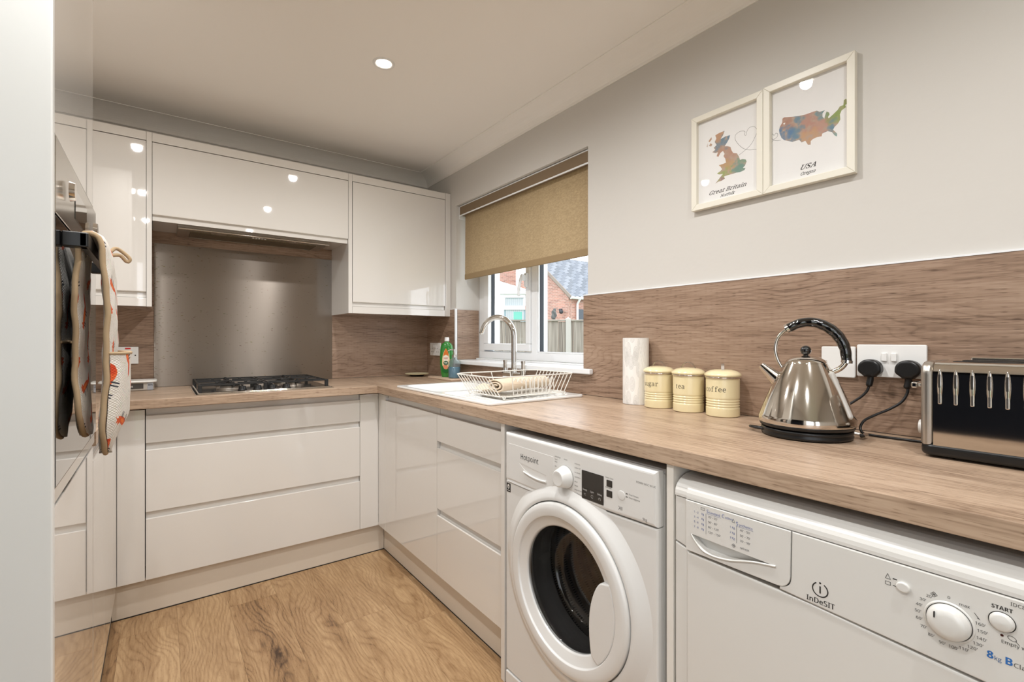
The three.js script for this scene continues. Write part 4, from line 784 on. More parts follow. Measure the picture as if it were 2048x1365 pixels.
  add(base, 'cord_loop', tube([at(-0.085, 0.9225, 0.03), at(-0.105, 0.922, 0.02), at(-0.124, 0.9215, 0.002), at(-0.128, 0.919, -0.02), at(-0.115, 0.9155, -0.036), at(-0.095, 0.9145, -0.03), at(-0.085, 0.9145, -0.02)], 0.0034, false, 50, 10), rubber);
}
// ---------------------------------------------------------------- toaster
{
  const t = thing('toaster', [-0.14, 0.91, 2.95], 'polished steel toaster with keyhole louvres on a black base', 'toaster');
  const x0 = -0.238, x1 = -0.06, y0 = 0.9365, y1 = 1.108, z0 = 2.787, z1 = 3.12;
  const prof = (i, r) => roundRect(x0 + i, x1 - i, y0, y1 - i, r);
  const section = (i, r) => { const s = new THREE.Shape(); s.moveTo(x0 + i, y0); s.lineTo(x1 - i, y0); s.lineTo(x1 - i, y1 - i - r); s.absarc(x1 - i - r, y1 - i - r, r, 0, Math.PI / 2); s.lineTo(x0 + i + r, y1 - i); s.absarc(x0 + i + r, y1 - i - r, r, Math.PI / 2, Math.PI); s.closePath(); return s; };
  add(t, 'shell', ext(section(0, 0.026), z1 - z0 - 0.001, 0, 16).translate(0, 0, z0 + 0.001), std({ color: srgb(210, 204, 196), metalness: 1, roughness: 0.07 }));
  add(t, 'end_cap', ext(section(-0.001, 0.027), 0.02, 0.008, 16, 4).translate(0, 0, z0 - 0.02), M.brushed);
  add(t, 'base', (() => { const s = roundRect(x0 - 0.002, x1 + 0.002, z0 - 0.021, z1 + 0.02, 0.02); return ext(s, 0.024, 0.008, 10, 4).rotateX(Math.PI / 2).translate(0, 0.9385, 0); })(), M.black);
  for (const [fx, fz] of [[-0.2, 2.82], [-0.2, 3.08], [-0.09, 2.82], [-0.09, 3.08]]) add(t, 'foot', cyl(fx, 0.9102, 0.916, fz, 0.012, 0.012, 20), M.black);
  for (const [za, xa] of [[2.0, -0.19], [2.0, -0.108]]) add(t, 'bread_slot', box(xa - 0.016, xa + 0.016, y1 + 0.0002, y1 + 0.0012, z0 + 0.025, z1 - 0.03, 0.0004), M.dark);
  add(t, 'warming_rail', box(-0.075, -0.068, y1 - 0.002, y1 + 0.007, z0 + 0.03, z1 - 0.02, 0.003), M.chrome);
  for (let i = 0; i < 9; i++) {                    // embossed louvre with its slit
    const zc = 2.7985 + i * 0.0242, yc = 1.062, pos = new THREE.SphereGeometry(1, 20, 14).scale(0.0042, 0.032, 0.0046);
    const l = add(t, 'louvre', pos.translate(x0 + 0.0008, yc, zc), std({ color: srgb(214, 208, 200), metalness: 1, roughness: 0.12 }));
    add(l, 'louvre_slit', box(x0 - 0.0042, x0 - 0.0015, yc - 0.006, yc + 0.021, zc - 0.0017, zc + 0.0017, 0.0004), M.dark);
    add(l, 'louvre_stem', box(x0 - 0.0024, x0 + 0.001, yc - 0.04, yc - 0.012, zc - 0.003, zc + 0.003, 0.0018), std({ color: srgb(222, 216, 208), metalness: 1, roughness: 0.25 }));
  }
  const lv = add(t, 'lever', merge(box(-0.147, -0.135, 1.048, 1.056, z0 - 0.045, z0 - 0.018, 0.002), box(-0.16, -0.122, 1.045, 1.059, z0 - 0.055, z0 - 0.042, 0.004)), M.chrome);
  add(t, 'browning_dial', cylA('z', [-0.13, 0.957, z0 - 0.032], 0.026, 0.0155, 0.0165, 28), M.white);
}
// ================================================================ pictures
function watercolor(c, W, H, seed, tint) {
  rs = seed;
  const cols = tint;
  for (let i = 0; i < 1500; i++) {
    const u = rnd(), v = rnd(), k = cols(u + (rnd() - 0.5) * 0.09, v + (rnd() - 0.5) * 0.07).split(',').map((q) => (q * 0.74 + 42) | 0).join(','), R = (0.012 + rnd() * 0.04) * W, g = c.createRadialGradient(u * W, v * H, 0, u * W, v * H, R);
    g.addColorStop(0, `rgba(${k},0.6)`); g.addColorStop(0.7, `rgba(${k},0.35)`); g.addColorStop(1, `rgba(${k},0)`);
    c.fillStyle = g; c.fillRect(u * W - R, v * H - R, 2 * R, 2 * R);
  }
  for (let i = 0; i < 500; i++) { c.fillStyle = `rgba(245,236,222,${0.1 + rnd() * 0.35})`; c.beginPath(); c.arc(rnd() * W, rnd() * H, 0.6 + rnd() * 2.2, 0, 7); c.fill(); }
}
const GB = [[458, 205], [431, 251], [389, 286], [469, 275], [548, 279], [530, 320], [492, 356], [458, 385], [503, 395], [553, 414], [570, 456], [597, 494], [658, 512], [691, 559], [706, 596], [745, 597], [796, 612], [809, 639], [783, 678], [749, 697], [792, 705], [775, 726], [702, 734], [648, 728], [593, 730], [503, 728], [446, 732], [463, 759], [401, 773], [354, 772], [301, 786], [343, 758], [389, 725], [431, 698], [366, 691], [331, 673], [389, 657], [417, 640], [389, 604], [361, 583], [435, 583], [481, 578], [469, 530], [439, 494], [458, 472], [431, 432], [389, 445], [354, 483], [324, 469], [347, 428], [301, 426], [249, 406], [301, 388], [273, 358], [324, 339], [291, 294], [319, 262], [301, 220], [354, 210]];
const ISLES = [[[237, 224], [206, 243], [182, 263], [206, 274], [239, 251]], [[220, 292], [249, 315], [230, 333], [189, 316]], [[172, 281], [165, 326], [153, 316]]];
const US = [[160, 313], [185, 306], [296, 329], [386, 345], [474, 353], [561, 352], [612, 353], [646, 375], [670, 376], [712, 377], [682, 400], [682, 430], [704, 458], [715, 426], [732, 395], [761, 412], [768, 433], [748, 454], [758, 469], [810, 444], [866, 415], [890, 390], [930, 389], [937, 343], [961, 339], [981, 365], [971, 388], [950, 394], [961, 416], [909, 433], [890, 466], [895, 515], [866, 548], [826, 570], [810, 591], [839, 620], [858, 641], [855, 667], [826, 647], [797, 610], [745, 588], [679, 595], [672, 620], [612, 614], [561, 621], [535, 635], [535, 669], [500, 662], [466, 614], [418, 620], [386, 586], [296, 585], [185, 541], [147, 509], [119, 454], [113, 418], [125, 386], [157, 353]];
const HA = [[685, 540], [766, 514], [872, 466], [938, 395], [965, 344], [944, 296], [892, 272], [840, 278], [809, 313], [798, 344], [779, 335], [783, 300], [734, 280], [680, 282], [636, 301], [630, 343], [680, 414], [766, 485], [851, 518], [970, 537]];
const HB = [[-6, 529], [42, 498], [86, 481], [94, 455], [67, 441], [42, 456], [21, 437], [-6, 440], [-2, 467], [33, 503], [90, 523], [138, 530]];
function print(W, H, maps, heart, lines, tint, dot) {
  return canvasTex(W, H, (c) => {
    c.fillStyle = '#eceae8'; c.fillRect(0, 0, W, H);
    c.save(); c.beginPath();
    for (const m of maps) m.forEach(([a, b], i) => (i ? c.lineTo(a * W / 1000, b * H / 1000) : c.moveTo(a * W / 1000, b * H / 1000)));
    c.clip(); c.fillStyle = '#b49c8c'; c.fillRect(0, 0, W, H); watercolor(c, W, H, 31 + maps.length, tint); c.restore();
    c.strokeStyle = '#4c4843'; c.lineWidth = 3.2; c.beginPath();
    const P = new THREE.CatmullRomCurve3(heart.map(([a, b]) => V(a, b, 0))).getPoints(160);
    P.forEach((p, i) => (i ? c.lineTo(p.x * W / 1000, p.y * H / 1000) : c.moveTo(p.x * W / 1000, p.y * H / 1000))); c.stroke();
    if (dot) { c.fillStyle = '#f3f1ee'; c.save(); c.translate(dot[0] * W / 1000, dot[1] * H / 1000); c.beginPath(); c.moveTo(0, 12); c.bezierCurveTo(-20, -4, -10, -16, 0, -6); c.bezierCurveTo(10, -16, 20, -4, 0, 12); c.fill(); c.restore(); }
    c.fillStyle = '#26221f';
    for (const [s, x, y, size, w] of lines) { c.save(); c.translate(x * W / 1000, y * H / 1000); c.transform(1, 0, -0.28, 1, 0, 0); c.font = `italic ${size}px serif`; c.textAlign = 'center'; c.lineWidth = 1.5; c.strokeStyle = '#26221f'; const k = w * W / 1000 / c.measureText(s).width; c.scale(k, 1); c.fillText(s, 0, 0); c.strokeText(s, 0, 0); c.restore(); }
  });
}
function picture(z0, z1, y0, y1, label, tex) {
  const t = thing('picture_frame', [-0.01, y0, (z0 + z1) / 2], label, 'picture', 'framed map prints on the wall');
  const w = 0.0195, side = (a) => a;
  const mit = (pts) => outX(shapeOf(pts), -0.001, 0.02, 0.0015, 4);
  const wood = phy({ color: srgb(233, 228, 214), roughness: 0.35 });
  add(t, 'frame_rail', mit([[z0, y1], [z1, y1], [z1 - w, y1 - w], [z0 + w, y1 - w]]), wood);
  add(t, 'frame_rail', mit([[z0, y0], [z0 + w, y0 + w], [z1 - w, y0 + w], [z1, y0]]), wood);
  add(t, 'frame_rail', mit([[z0, y0], [z0, y1], [z0 + w, y1 - w], [z0 + w, y0 + w]]), wood);
  add(t, 'frame_rail', mit([[z1, y0], [z1 - w, y0 + w], [z1 - w, y1 - w], [z1, y1]]), wood);
  const W = z1 - z0 - 2 * w + 0.004, H = y1 - y0 - 2 * w + 0.004;
  add(t, 'print', new THREE.PlaneGeometry(W, H).rotateY(-Math.PI / 2).translate(-0.006, (y0 + y1) / 2, (z0 + z1) / 2), std({ map: tex, roughness: 0.8 }));
  add(t, 'glazing', new THREE.PlaneGeometry(W, H).rotateY(-Math.PI / 2).translate(-0.0105, (y0 + y1) / 2, (z0 + z1) / 2), M.glass);
}
picture(2.0926, 2.3385, 1.604, 1.9285, 'white framed watercolour map of Great Britain', print(820, 1180, [GB, ...ISLES], HA, [['Great Britain', 490, 905, 72, 616], ['Norfolk', 496, 960, 52, 230]],
  (u, v) => (v < 0.32 ? (u < 0.42 ? '196,140,98' : '78,120,146') : v < 0.4 ? '104,128,146' : v < 0.56 ? '186,134,108' : v < 0.64 ? (u > 0.65 ? '110,150,120' : '196,150,92') : (u > 0.6 ? '96,142,126' : v > 0.74 ? '150,112,110' : '150,168,80'))));
picture(2.3395, 2.5815, 1.6045, 1.932, 'white framed watercolour map of the United States', print(820, 1180, [US], HB, [['USA', 492, 893, 74, 212], ['Oregon', 493, 950, 50, 195]],
  (u, v) => (u < 0.3 ? (v > 0.42 ? '60,112,164' : '176,120,96') : u < 0.42 ? '86,128,152' : u < 0.62 ? (v > 0.5 ? '206,150,104' : '190,130,112') : u < 0.72 ? (v < 0.44 ? '92,140,150' : '198,140,120') : u < 0.84 ? (v > 0.5 ? '72,128,160' : '120,150,70') : v > 0.58 ? '90,164,164' : '140,164,70'), [185, 371]));
// ================================================================ washing machine
function latheX(profile, x, y, z, seg = 96) { return new THREE.LatheGeometry(profile.map(([a, b]) => new THREE.Vector2(a, b)), seg).rotateZ(Math.PI / 2).translate(x, y, z); }
{
  const t = thing('washing_machine', [-0.3, 0, 2.082], 'white front loading washing machine with round glass door', 'washing machine');
  const Z0 = 1.785, Z1 = 2.380, F = -0.600, W = M.appliance, cy = 0.461, cz = 2.081;
  add(t, 'body', merge(box(-0.57, -0.03, 0.832, 0.85, Z0, Z1, 0.004), box(-0.575, -0.03, 0.03, 0.84, Z0, Z0 + 0.012), box(-0.575, -0.03, 0.03, 0.84, Z1 - 0.012, Z1), box(-0.045, -0.03, 0.03, 0.84, Z0, Z1), box(-0.575, -0.03, 0.02, 0.04, Z0, Z1)), W);
  const hole = (s, r) => { const p = new THREE.Path(); p.absarc(cz, cy, r, 0, Math.PI * 2, true); s.holes.push(p); return s; };
  // front panel below the control panel
  const fp = shapeOf([[Z0, 0.069], [Z1, 0.069], [Z1, 0.7165], [2.06, 0.7075], [2.0, 0.697], [1.96, 0.689], [1.93, 0.689], [Z0, 0.6905]]);
  add(t, 'front_panel', outX(hole(fp, 0.2), F + 0.026, 0.026, 0.004, 64), W);
  add(t, 'door_surround', latheX([[0.29, -0.001], [0.276, 0.003], [0.26, 0.013], [0.248, 0.0185], [0.2385, 0.019], [0.2365, 0.016], [0.2365, -0.001]], F, cy, cz), W);
  add(t, 'kick_panel', outX(roundRect(Z0 + 0.001, Z1 - 0.001, 0.004, 0.066, 0.004), F + 0.026, 0.029, 0.003), W);
  // control panel with an opening for the detergent drawer
  const cp = shapeOf([[Z0, 0.6935], [1.93, 0.692], [1.96, 0.692], [2.0, 0.70], [2.06, 0.7105], [Z1, 0.7195], [Z1, 0.8495], [Z0, 0.8495]]);
  const dh = [[1.8045, 0.7], [1.935, 0.698], [1.965, 0.7005], [2.005, 0.7085], [2.0265, 0.7125], [2.0265, 0.8165], [1.8045, 0.8185]];
  const p = new THREE.Path(); dh.forEach(([a, b], i) => (i ? p.lineTo(a, b) : p.moveTo(a, b))); p.closePath(); cp.holes.push(p);
  add(t, 'control_panel', outX(cp, F + 0.03, 0.034, 0.009, 12, 4), W);
  add(t, 'panel_backing', box(-0.572, -0.568, 0.685, 0.845, Z0 + 0.012, Z1 - 0.012), M.dark);
  const ins = (k) => dh.map(([a, b]) => [a + (a < 1.9 ? k : a > 2.02 ? -k : 0), b + (b < 0.75 ? k : -k)]);
  const dr = shapeOf(ins(0.0016)), gp = new THREE.Path();
  gp.moveTo(1.862, 0.764); gp.lineTo(1.992, 0.752); gp.lineTo(1.992, 0.737); gp.bezierCurveTo(1.95, 0.730, 1.90, 0.735, 1.862, 0.764);
  dr.holes.push(gp);
  const df = add(t, 'detergent_drawer', outX(dr, F + 0.014, 0.0185, 0.0012, 20), W);
  add(df, 'drawer_back', box(F + 0.014, F + 0.018, 0.715, 0.78, 1.84, 2.01), W);
  const grip = new THREE.Shape(); grip.moveTo(1.885, 0.7425); grip.bezierCurveTo(1.91, 0.731, 1.96, 0.727, 1.994, 0.732); grip.lineTo(1.994, 0.7365); grip.bezierCurveTo(1.96, 0.732, 1.915, 0.7355, 1.885, 0.7425);
  add(df, 'drawer_grip', outX(grip, F - 0.003, 0.006, 0.0015, 12), W);
  const FX = F - 0.00415;
  decal(df, 'lettering', 0.1, 0.03, 5000, (c) => txt(c, 'Hotpoint', 0.002, 0.021, 0.0225, '#1d1b1a'), faceX(1.866, 0.769, F - 0.0049, 0.1, 0.03));
  // knob, display, buttons
  add(t, 'programme_knob', latheX([[0, 0.031], [0.0175, 0.031], [0.0195, 0.032], [0.0215, 0.031], [0.0245, 0.026], [0.028, 0.014], [0.0315, 0.004], [0.032, 0], [0, 0]], F - 0.004, 0.768, 2.0755, 56), W);
  const ds = add(t, 'display', outX(roundRect(2.1405, 2.2185, 0.7275, 0.803, 0.0015), F - 0.0035, 0.0018, 0.0004), M.blackgloss);
  decal(ds, 'display_print', 0.078, 0.03, 5000, (c) => {
    ['Temp', 'Spin', 'Delay'].forEach((s, i) => txt(c, s, 0.012 + i * 0.0265, 0.008, 0.0065, '#d8d6d2', 'sans-serif', 'center'));
    c.strokeStyle = '#b8b6b2'; c.lineWidth = 0.0009;
    txt(c, '°C', 0.012, 0.0205, 0.0075, '#b8b6b2', 'sans-serif', 'center'); c.beginPath(); c.arc(0.0385, 0.018, 0.0038, 0.5, 5.9); c.stroke(); c.beginPath(); c.arc(0.065, 0.018, 0.0036, 2.4, 7.6); c.stroke(); c.beginPath(); c.moveTo(0.065, 0.018); c.lineTo(0.065, 0.0155); c.stroke();
  }, faceX(2.1405, 0.728, F - 0.0055, 0.078, 0.03));
  for (const yy of [0.7885, 0.7625]) add(t, 'touch_button', outX(roundRect(2.2285, 2.2475, yy - 0.0085, yy + 0.0085, 0.001), F - 0.0035, 0.0012, 0.0003), M.blackgloss);
  add(t, 'start_button', latheX([[0, 0.0012], [0.0105, 0.0012], [0.0112, 0.0004], [0.0116, 0.0006], [0.012, 0]], F - 0.004, 0.769, 2.277, 40), W);
  decal(t, 'panel_print', 0.36, 0.125, 4000, (c) => {      // origin z 2.025, top y .845
    const at = (z, y) => [z - 2.02, 0.842 - y], small = '#5f5c58', g = (s, z, y, sz = 0.0052, al = 'left', f = 'sans-serif', col = small) => { const [a, b] = at(z, y); txt(c, s, a, b, sz, col, f, al); };
    ['Anti-stain', 'Cotton 40°', 'Eco 40-60', 'Synthetics', 'Wool', 'Duvet', 'Rinse & Spin', 'Spin & Drain'].forEach((s, i) => g(s, 2.112, [0.812, 0.801, 0.788, 0.776, 0.763, 0.752, 0.741, 0.731][i], 0.005));
    ['Anti-allergy', 'Sport', 'Baby', 'Mix'].forEach((s, i) => g(s, 2.0305 + (i > 1 ? 0 : 0), [0.816, 0.808, 0.801, 0.788][i], 0.0048));
    g('Steam', 2.069, 0.815, 0.005); g('Rapid', 2.062, 0.728, 0.005); g('Delicates', 2.033, 0.737, 0.005);
    g('Steam Clean', 2.2245, 0.801, 0.0048); g('Anti-stain', 2.2245, 0.776, 0.0048);
    g('MEMO', 2.277, 0.7705, 0.005, 'center'); g('START', 2.277, 0.7645, 0.005, 'center');
    c.fillStyle = '#2a2826'; let q = at(2.291, 0.7785); c.fillRect(q[0], q[1], 0.0055, 0.0022); q = at(2.291, 0.771); c.fillRect(q[0], q[1], 0.0055, 0.0022);
    g('Final Steam', 2.3, 0.7755, 0.0056); g('Final Hygiene', 2.3, 0.768, 0.0056);
    q = at(2.268, 0.741); c.strokeStyle = '#2a2826'; c.lineWidth = 0.0013; c.beginPath(); c.moveTo(q[0], q[1]); c.lineTo(q[0] + 0.0045, q[1] + 0.0045); c.lineTo(q[0], q[1] + 0.009); c.moveTo(q[0] + 0.0075, q[1]); c.lineTo(q[0] + 0.0075, q[1] + 0.009); c.moveTo(q[0] + 0.0108, q[1]); c.lineTo(q[0] + 0.0108, q[1] + 0.009); c.stroke();
    g('9kg', 2.341, 0.7275, 0.0085, 'left', 'sans-serif', '#3a3734'); g('NSWM 945C W UK', 2.322, 0.8115, 0.0068, 'left', 'sans-serif', '#8b8884');
  }, faceX(2.02, 0.717, F - 0.00425, 0.36, 0.125));
  add(t, 'sticker', outX(roundRect(1.789, 1.8095, 0.6545, 0.6835, 0.001), F, 0.0006, 0), M.black);
  decal(t, 'sticker_print', 0.0205, 0.029, 6000, (c) => { c.fillStyle = '#e8e6e2'; c.beginPath(); c.ellipse(0.0102, 0.011, 0.0055, 0.0075, 0, 0, 7); c.fill(); c.fillStyle = '#1b1a19'; c.beginPath(); c.ellipse(0.0102, 0.013, 0.002, 0.0032, 0, 0, 7); c.fill(); c.fillStyle = '#d0cecb'; c.fillRect(0.003, 0.0225, 0.0145, 0.002); }, faceX(1.789, 0.6545, F - 0.0009, 0.0205, 0.029));
  // door
  const D = F - 0.002, door = add(t, 'door', latheX([[0.2335, 0.0], [0.2335, 0.017], [0.2315, 0.022], [0.2265, 0.0255], [0.216, 0.0275], [0.1975, 0.0262], [0.1955, 0.0245], [0.1945, 0.021], [0.1925, 0.0195], [0.170, 0.0125], [0.1655, 0.0095], [0.1655, 0.0]], D, cy, cz), W);
  add(door, 'door_glass', latheX([[0.1665, 0.008], [0.163, 0.0035], [0.157, -0.012], [0.15, -0.045], [0.143, -0.075], [0.132, -0.088], [0.11, -0.094], [0, -0.1]], D, cy, cz, 72), phy({ color: srgb(205, 205, 205), roughness: 0.02, transmission: 1, thickness: 0, ior: 1.5 }));
  const rr2 = 0.1935, hs = new THREE.Shape(), a0 = -0.80, a1 = 0.44;
  hs.moveTo(cz + rr2 * Math.cos(a0), cy + rr2 * Math.sin(a0)); hs.absarc(cz, cy, rr2, a0, a1, false);
  hs.lineTo(cz + 0.150, cy + 0.078); hs.bezierCurveTo(cz + 0.133, cy + 0.074, cz + 0.112, cy + 0.03, cz + 0.106, cy - 0.015); hs.bezierCurveTo(cz + 0.102, cy - 0.06, cz + 0.106, cy - 0.1, cz + 0.112, cy - 0.125); hs.closePath();
  add(door, 'door_handle', outX(hs, D - 0.006, 0.0175, 0.004, 24, 3), W);
  // inside: seal, drum, a few washed things
  add(t, 'door_seal', latheX([[0.168, 0.0], [0.178, -0.02], [0.186, -0.06], [0.178, -0.085], [0.19, -0.1], [0.21, -0.1]], F + 0.002, cy, cz), std({ color: srgb(96, 94, 92), roughness: 0.5, side: THREE.DoubleSide }));
  const perf = canvasTex(512, 256, (c, w, h) => { c.fillStyle = '#b4b0aa'; c.fillRect(0, 0, w, h); c.fillStyle = '#1c1b1a'; for (let i = 0; i < 32; i++) for (let j = 0; j < 16; j++) { c.beginPath(); c.arc(8 + i * 16 + (j % 2) * 8, 8 + j * 16, 3.1, 0, 7); c.fill(); } });
  perf.wrapS = perf.wrapT = THREE.RepeatWrapping; perf.repeat.set(6, 2);
  add(t, 'drum_paddle', box(-0.42, -0.24, -0.02, 0.045, -0.025, 0.025, 0.018).rotateX(-2.6).translate(-0.02, cy + 0.172, cz - 0.05), M.white);
  add(t, 'drum', latheX([[0.19, -0.1], [0.225, -0.115], [0.225, -0.36], [0.2, -0.4], [0, -0.41]], F, cy, cz), std({ map: perf, metalness: 0.85, roughness: 0.35, side: THREE.DoubleSide }));
}
{
  const lump = (seed, sx, sy, sz) => { const g = new THREE.SphereGeometry(1, 36, 24), p = g.attributes.position; for (let i = 0; i < p.count; i++) { const x = p.getX(i), y = p.getY(i), z = p.getZ(i), n = 1 + 0.16 * Math.sin(5 * x + 3 * z + seed) + 0.12 * Math.sin(9 * y - 4 * z + seed * 2) + 0.06 * Math.sin(17 * z + 11 * x + seed); p.setXYZ(i, x * n * sx, y * n * sy, z * n * sz); } g.computeVertexNormals(); return g; };
  one('laundry', lump(1, 0.075, 0.05, 0.07).rotateX(0.5).translate(-0.43, 0.318, 2.16), std({ color: srgb(205, 200, 192), roughness: 0.95 }), [-0.43, 0.27, 2.16], 'crumpled grey cloth inside the washing machine drum', 'laundry');
}
// ================================================================ tumble dryer
{
  const t = thing('tumble_dryer', [-0.3, 0, 2.72], 'white tumble dryer with a round dial at the right edge', 'tumble dryer');
  const Z0 = 2.4235, Z1 = 3.019, F = -0.598, W = phy({ color: srgb(221, 219, 214), roughness: 0.25, clearcoat: 0.3, clearcoatRoughness: 0.15 }), P0 = 2.4545;
  // profile of the rounded lid, (x, y)
  const top = [[-0.03, 0.808], [-0.03, 0.85], [-0.545, 0.85]];
  for (let i = 1; i <= 8; i++) { const a = (i / 8) * Math.PI / 2; top.push([-0.545 - 0.055 * Math.sin(a), 0.85 - 0.036 + 0.036 * Math.cos(a)]); }
  top.push([-0.6, 0.8085]);
  add(t, 'lid', merge(prism(top.map(([x, y]) => [x < -0.54 ? x + 0.004 : x, y]), 'z', Z0, P0), prism(top, 'z', P0, Z1)), W);
  add(t, 'body', box(-0.568, -0.03, 0.01, 0.807, Z0 + 0.001, Z1 - 0.001), M.appliance);
  add(t, 'side_column', merge(outX(shapeOf([[Z0, 0.7075], [P0 - 0.0008, 0.7], [P0 - 0.0008, 0.8065], [Z0, 0.8065]]), F + 0.03, 0.026, 0.002), outX(shapeOf([[Z0, 0.01], [P0 - 0.0008, 0.01], [P0 - 0.0008, 0.696], [Z0, 0.7035]]), F + 0.03, 0.026, 0.002)), W);
  // control panel, condenser drawer front
  const cut = new THREE.Shape(); cut.moveTo(2.6695, 0.8065); cut.lineTo(2.668, 0.722); cut.bezierCurveTo(2.667, 0.708, 2.662, 0.7015, 2.648, 0.7005); cut.lineTo(2.648, 0.6935); cut.lineTo(Z1, 0.6735); cut.lineTo(Z1, 0.8065); cut.closePath();
  add(t, 'control_panel', outX(cut, F + 0.03, 0.033, 0.002, 12), W);
  const dr = new THREE.Shape(); dr.moveTo(P0, 0.8065); dr.lineTo(P0, 0.6985); dr.lineTo(2.6455, 0.6995); dr.bezierCurveTo(2.66, 0.7015, 2.6655, 0.709, 2.6665, 0.722); dr.lineTo(2.668, 0.8065); dr.closePath();
  const gp = new THREE.Path(); gp.moveTo(2.4675, 0.7365); gp.lineTo(2.6425, 0.7335); gp.bezierCurveTo(2.60, 0.727, 2.55, 0.708, 2.515, 0.7075); gp.bezierCurveTo(2.495, 0.708, 2.48, 0.722, 2.4675, 0.7365); dr.holes.push(gp);
  const d = add(t, 'water_drawer', outX(dr, F + 0.012, 0.0165, 0.0012, 24), W);
  add(d, 'drawer_back', box(F + 0.012, F + 0.016, 0.7, 0.745, 2.46, 2.65), W);
  const lip = new THREE.CatmullRomCurve3([[2.4675, 0.7365], [2.48, 0.722], [2.495, 0.7105], [2.515, 0.7072], [2.55, 0.7108], [2.60, 0.7258], [2.6425, 0.7335]].map(([z, y]) => V(F - 0.005, y, z)));
  add(d, 'drawer_grip', new THREE.TubeGeometry(lip, 60, 0.0019, 8), W);
  add(t, 'panel_shadow_gap', box(-0.575, -0.567, 0.66, 0.72, Z0 + 0.002, Z1 - 0.002), M.dark);
  add(t, 'door', outX(shapeOf([[P0, 0.012], [Z1, 0.012], [Z1, 0.667], [2.7, 0.6885], [P0, 0.6935]]), F + 0.03, 0.031, 0.004, 8, 3), W);
  const FX = F - 0.00455;
  decal(d, 'lettering', 0.2, 0.07, 5000, (c) => {
    const at = (z, y) => [z - 2.465, 0.804 - y], blue = '#4a62a8', k = '#4a4a52', g = (s, z, y, sz = 0.0058, col = k, f = 'sans-serif') => { const [a, b] = at(z, y); txt(c, s, a, b, sz, col, f); };
    const line = (z0, y0, z1, y1, w = 0.0006, col = k) => { const [a, b] = at(z0, y0), [e, f] = at(z1, y1); c.strokeStyle = col; c.lineWidth = w; c.beginPath(); c.moveTo(a, b); c.lineTo(e, f); c.stroke(); };
    let q = at(2.4895, 0.798); c.strokeStyle = k; c.lineWidth = 0.0006; c.strokeRect(q[0] + 0.0015, q[1] - 0.002, 0.0085, 0.0045);
    g('S', 2.5035, 0.7925, 0.0098, blue); g('tandard', 2.51, 0.7925, 0.0066, blue); g('C', 2.537, 0.7925, 0.0098, blue); g('otton', 2.544, 0.7925, 0.0066, blue);
    line(2.5035, 0.7905, 2.535, 0.7905, 0.0004, blue); line(2.5025, 0.79, 2.5025, 0.747);
    ['1 - 2', '3 - 4', '5 - 6', '7 - 8'].forEach((s, i) => { const y = 0.785 - i * 0.0105; g(s, 2.4745, y, 0.0056, blue); g('Kg', 2.492, y, 0.0056, blue); });
    ["35' - 55'", "50' - 80'", "80' - 120'", "120' - 150'"].forEach((s, i) => g(s, 2.507, 0.783 - i * 0.0105, 0.006));
    q = at(2.5585, 0.795); c.beginPath(); c.moveTo(q[0] + 0.003, q[1] - 0.002); c.lineTo(q[0] + 0.006, q[1] + 0.005); c.lineTo(q[0], q[1] + 0.005); c.closePath(); c.stroke();
    g('S', 2.5665, 0.7865, 0.0098, blue); g('ynthetics', 2.573, 0.7865, 0.0066, blue); line(2.5665, 0.7845, 2.601, 0.7845, 0.0004, blue); line(2.568, 0.784, 2.568, 0.751);
    ['1', '2', '3'].forEach((s, i) => { const y = 0.7775 - i * 0.0105; g(s, 2.554, y, 0.0056, blue); g('Kg', 2.5585, y, 0.0056, blue); });
    ["40' - 50'", "50' - 70'", "70' - 90'"].forEach((s, i) => g(s, 2.5745, 0.777 - i * 0.0105, 0.006));
    g('refresh', 2.5745, 0.7425, 0.0058); q = at(2.562, 0.744); c.strokeStyle = k; for (let i = 0; i < 4; i++) { c.beginPath(); c.ellipse(q[0] + 0.0022 * Math.cos(i * 1.57), q[1] + 0.0022 * Math.sin(i * 1.57), 0.0014, 0.0014, 0, 0, 7); c.stroke(); }
  }, faceX(2.465, 0.734, FX - 0.0004, 0.2, 0.07));
  decal(t, 'lettering', 0.32, 0.13, 5000, (c) => {       // origin z 2.68, top y .806
    const at = (z, y) => [z - 2.68, 0.806 - y], k = '#2b2a29', g = (s, z, y, sz, col = k, al = 'center', f = 'sans-serif') => { const [a, b] = at(z, y); txt(c, s, a, b, sz, col, f, al); };
    let q = at(2.7155, 0.7205); c.strokeStyle = k; c.lineWidth = 0.0019; c.beginPath(); c.arc(q[0], q[1], 0.0118, -1.05, Math.PI + 1.05); c.stroke(); c.fillStyle = k; c.fillRect(q[0] - 0.0011, q[1] - 0.0062, 0.0022, 0.0125); c.beginPath(); c.arc(q[0], q[1] - 0.0115, 0.0017, 0, 7); c.fill();
    g('InDeSIT', 2.7155, 0.6955, 0.0125, k); g('InDeSIT', 2.7159, 0.6955, 0.0125, k);
    c.lineWidth = 0.0006; q = at(2.8075, 0.7835); c.beginPath(); c.moveTo(q[0] + 0.003, q[1] - 0.003); c.lineTo(q[0] + 0.0065, q[1] + 0.005); c.lineTo(q[0], q[1] + 0.005); c.closePath(); c.stroke(); c.strokeRect(q[0], q[1] + 0.0095, 0.0065, 0.0048);
    c.fillRect(q[0] + 0.0095, q[1] + 0.0015, 0.0052, 0.0017); c.fillRect(q[0] + 0.0095, q[1] + 0.0125, 0.0052, 0.001);
    const cz = 2.8825, cy = 0.745, lab = [['0', 90], ["20'", 128], ["30'", 146], ["40'", 163], ["50'", 180], ["60'", 197], ["70'", 216], ["80'", 236], ["90'", 258], ["100'", 278], ["110'", 297], ["120'", 315], ["130'", 331], ["140'", 347], ["150'", 4], ["160'", 20], ['max', 62]];
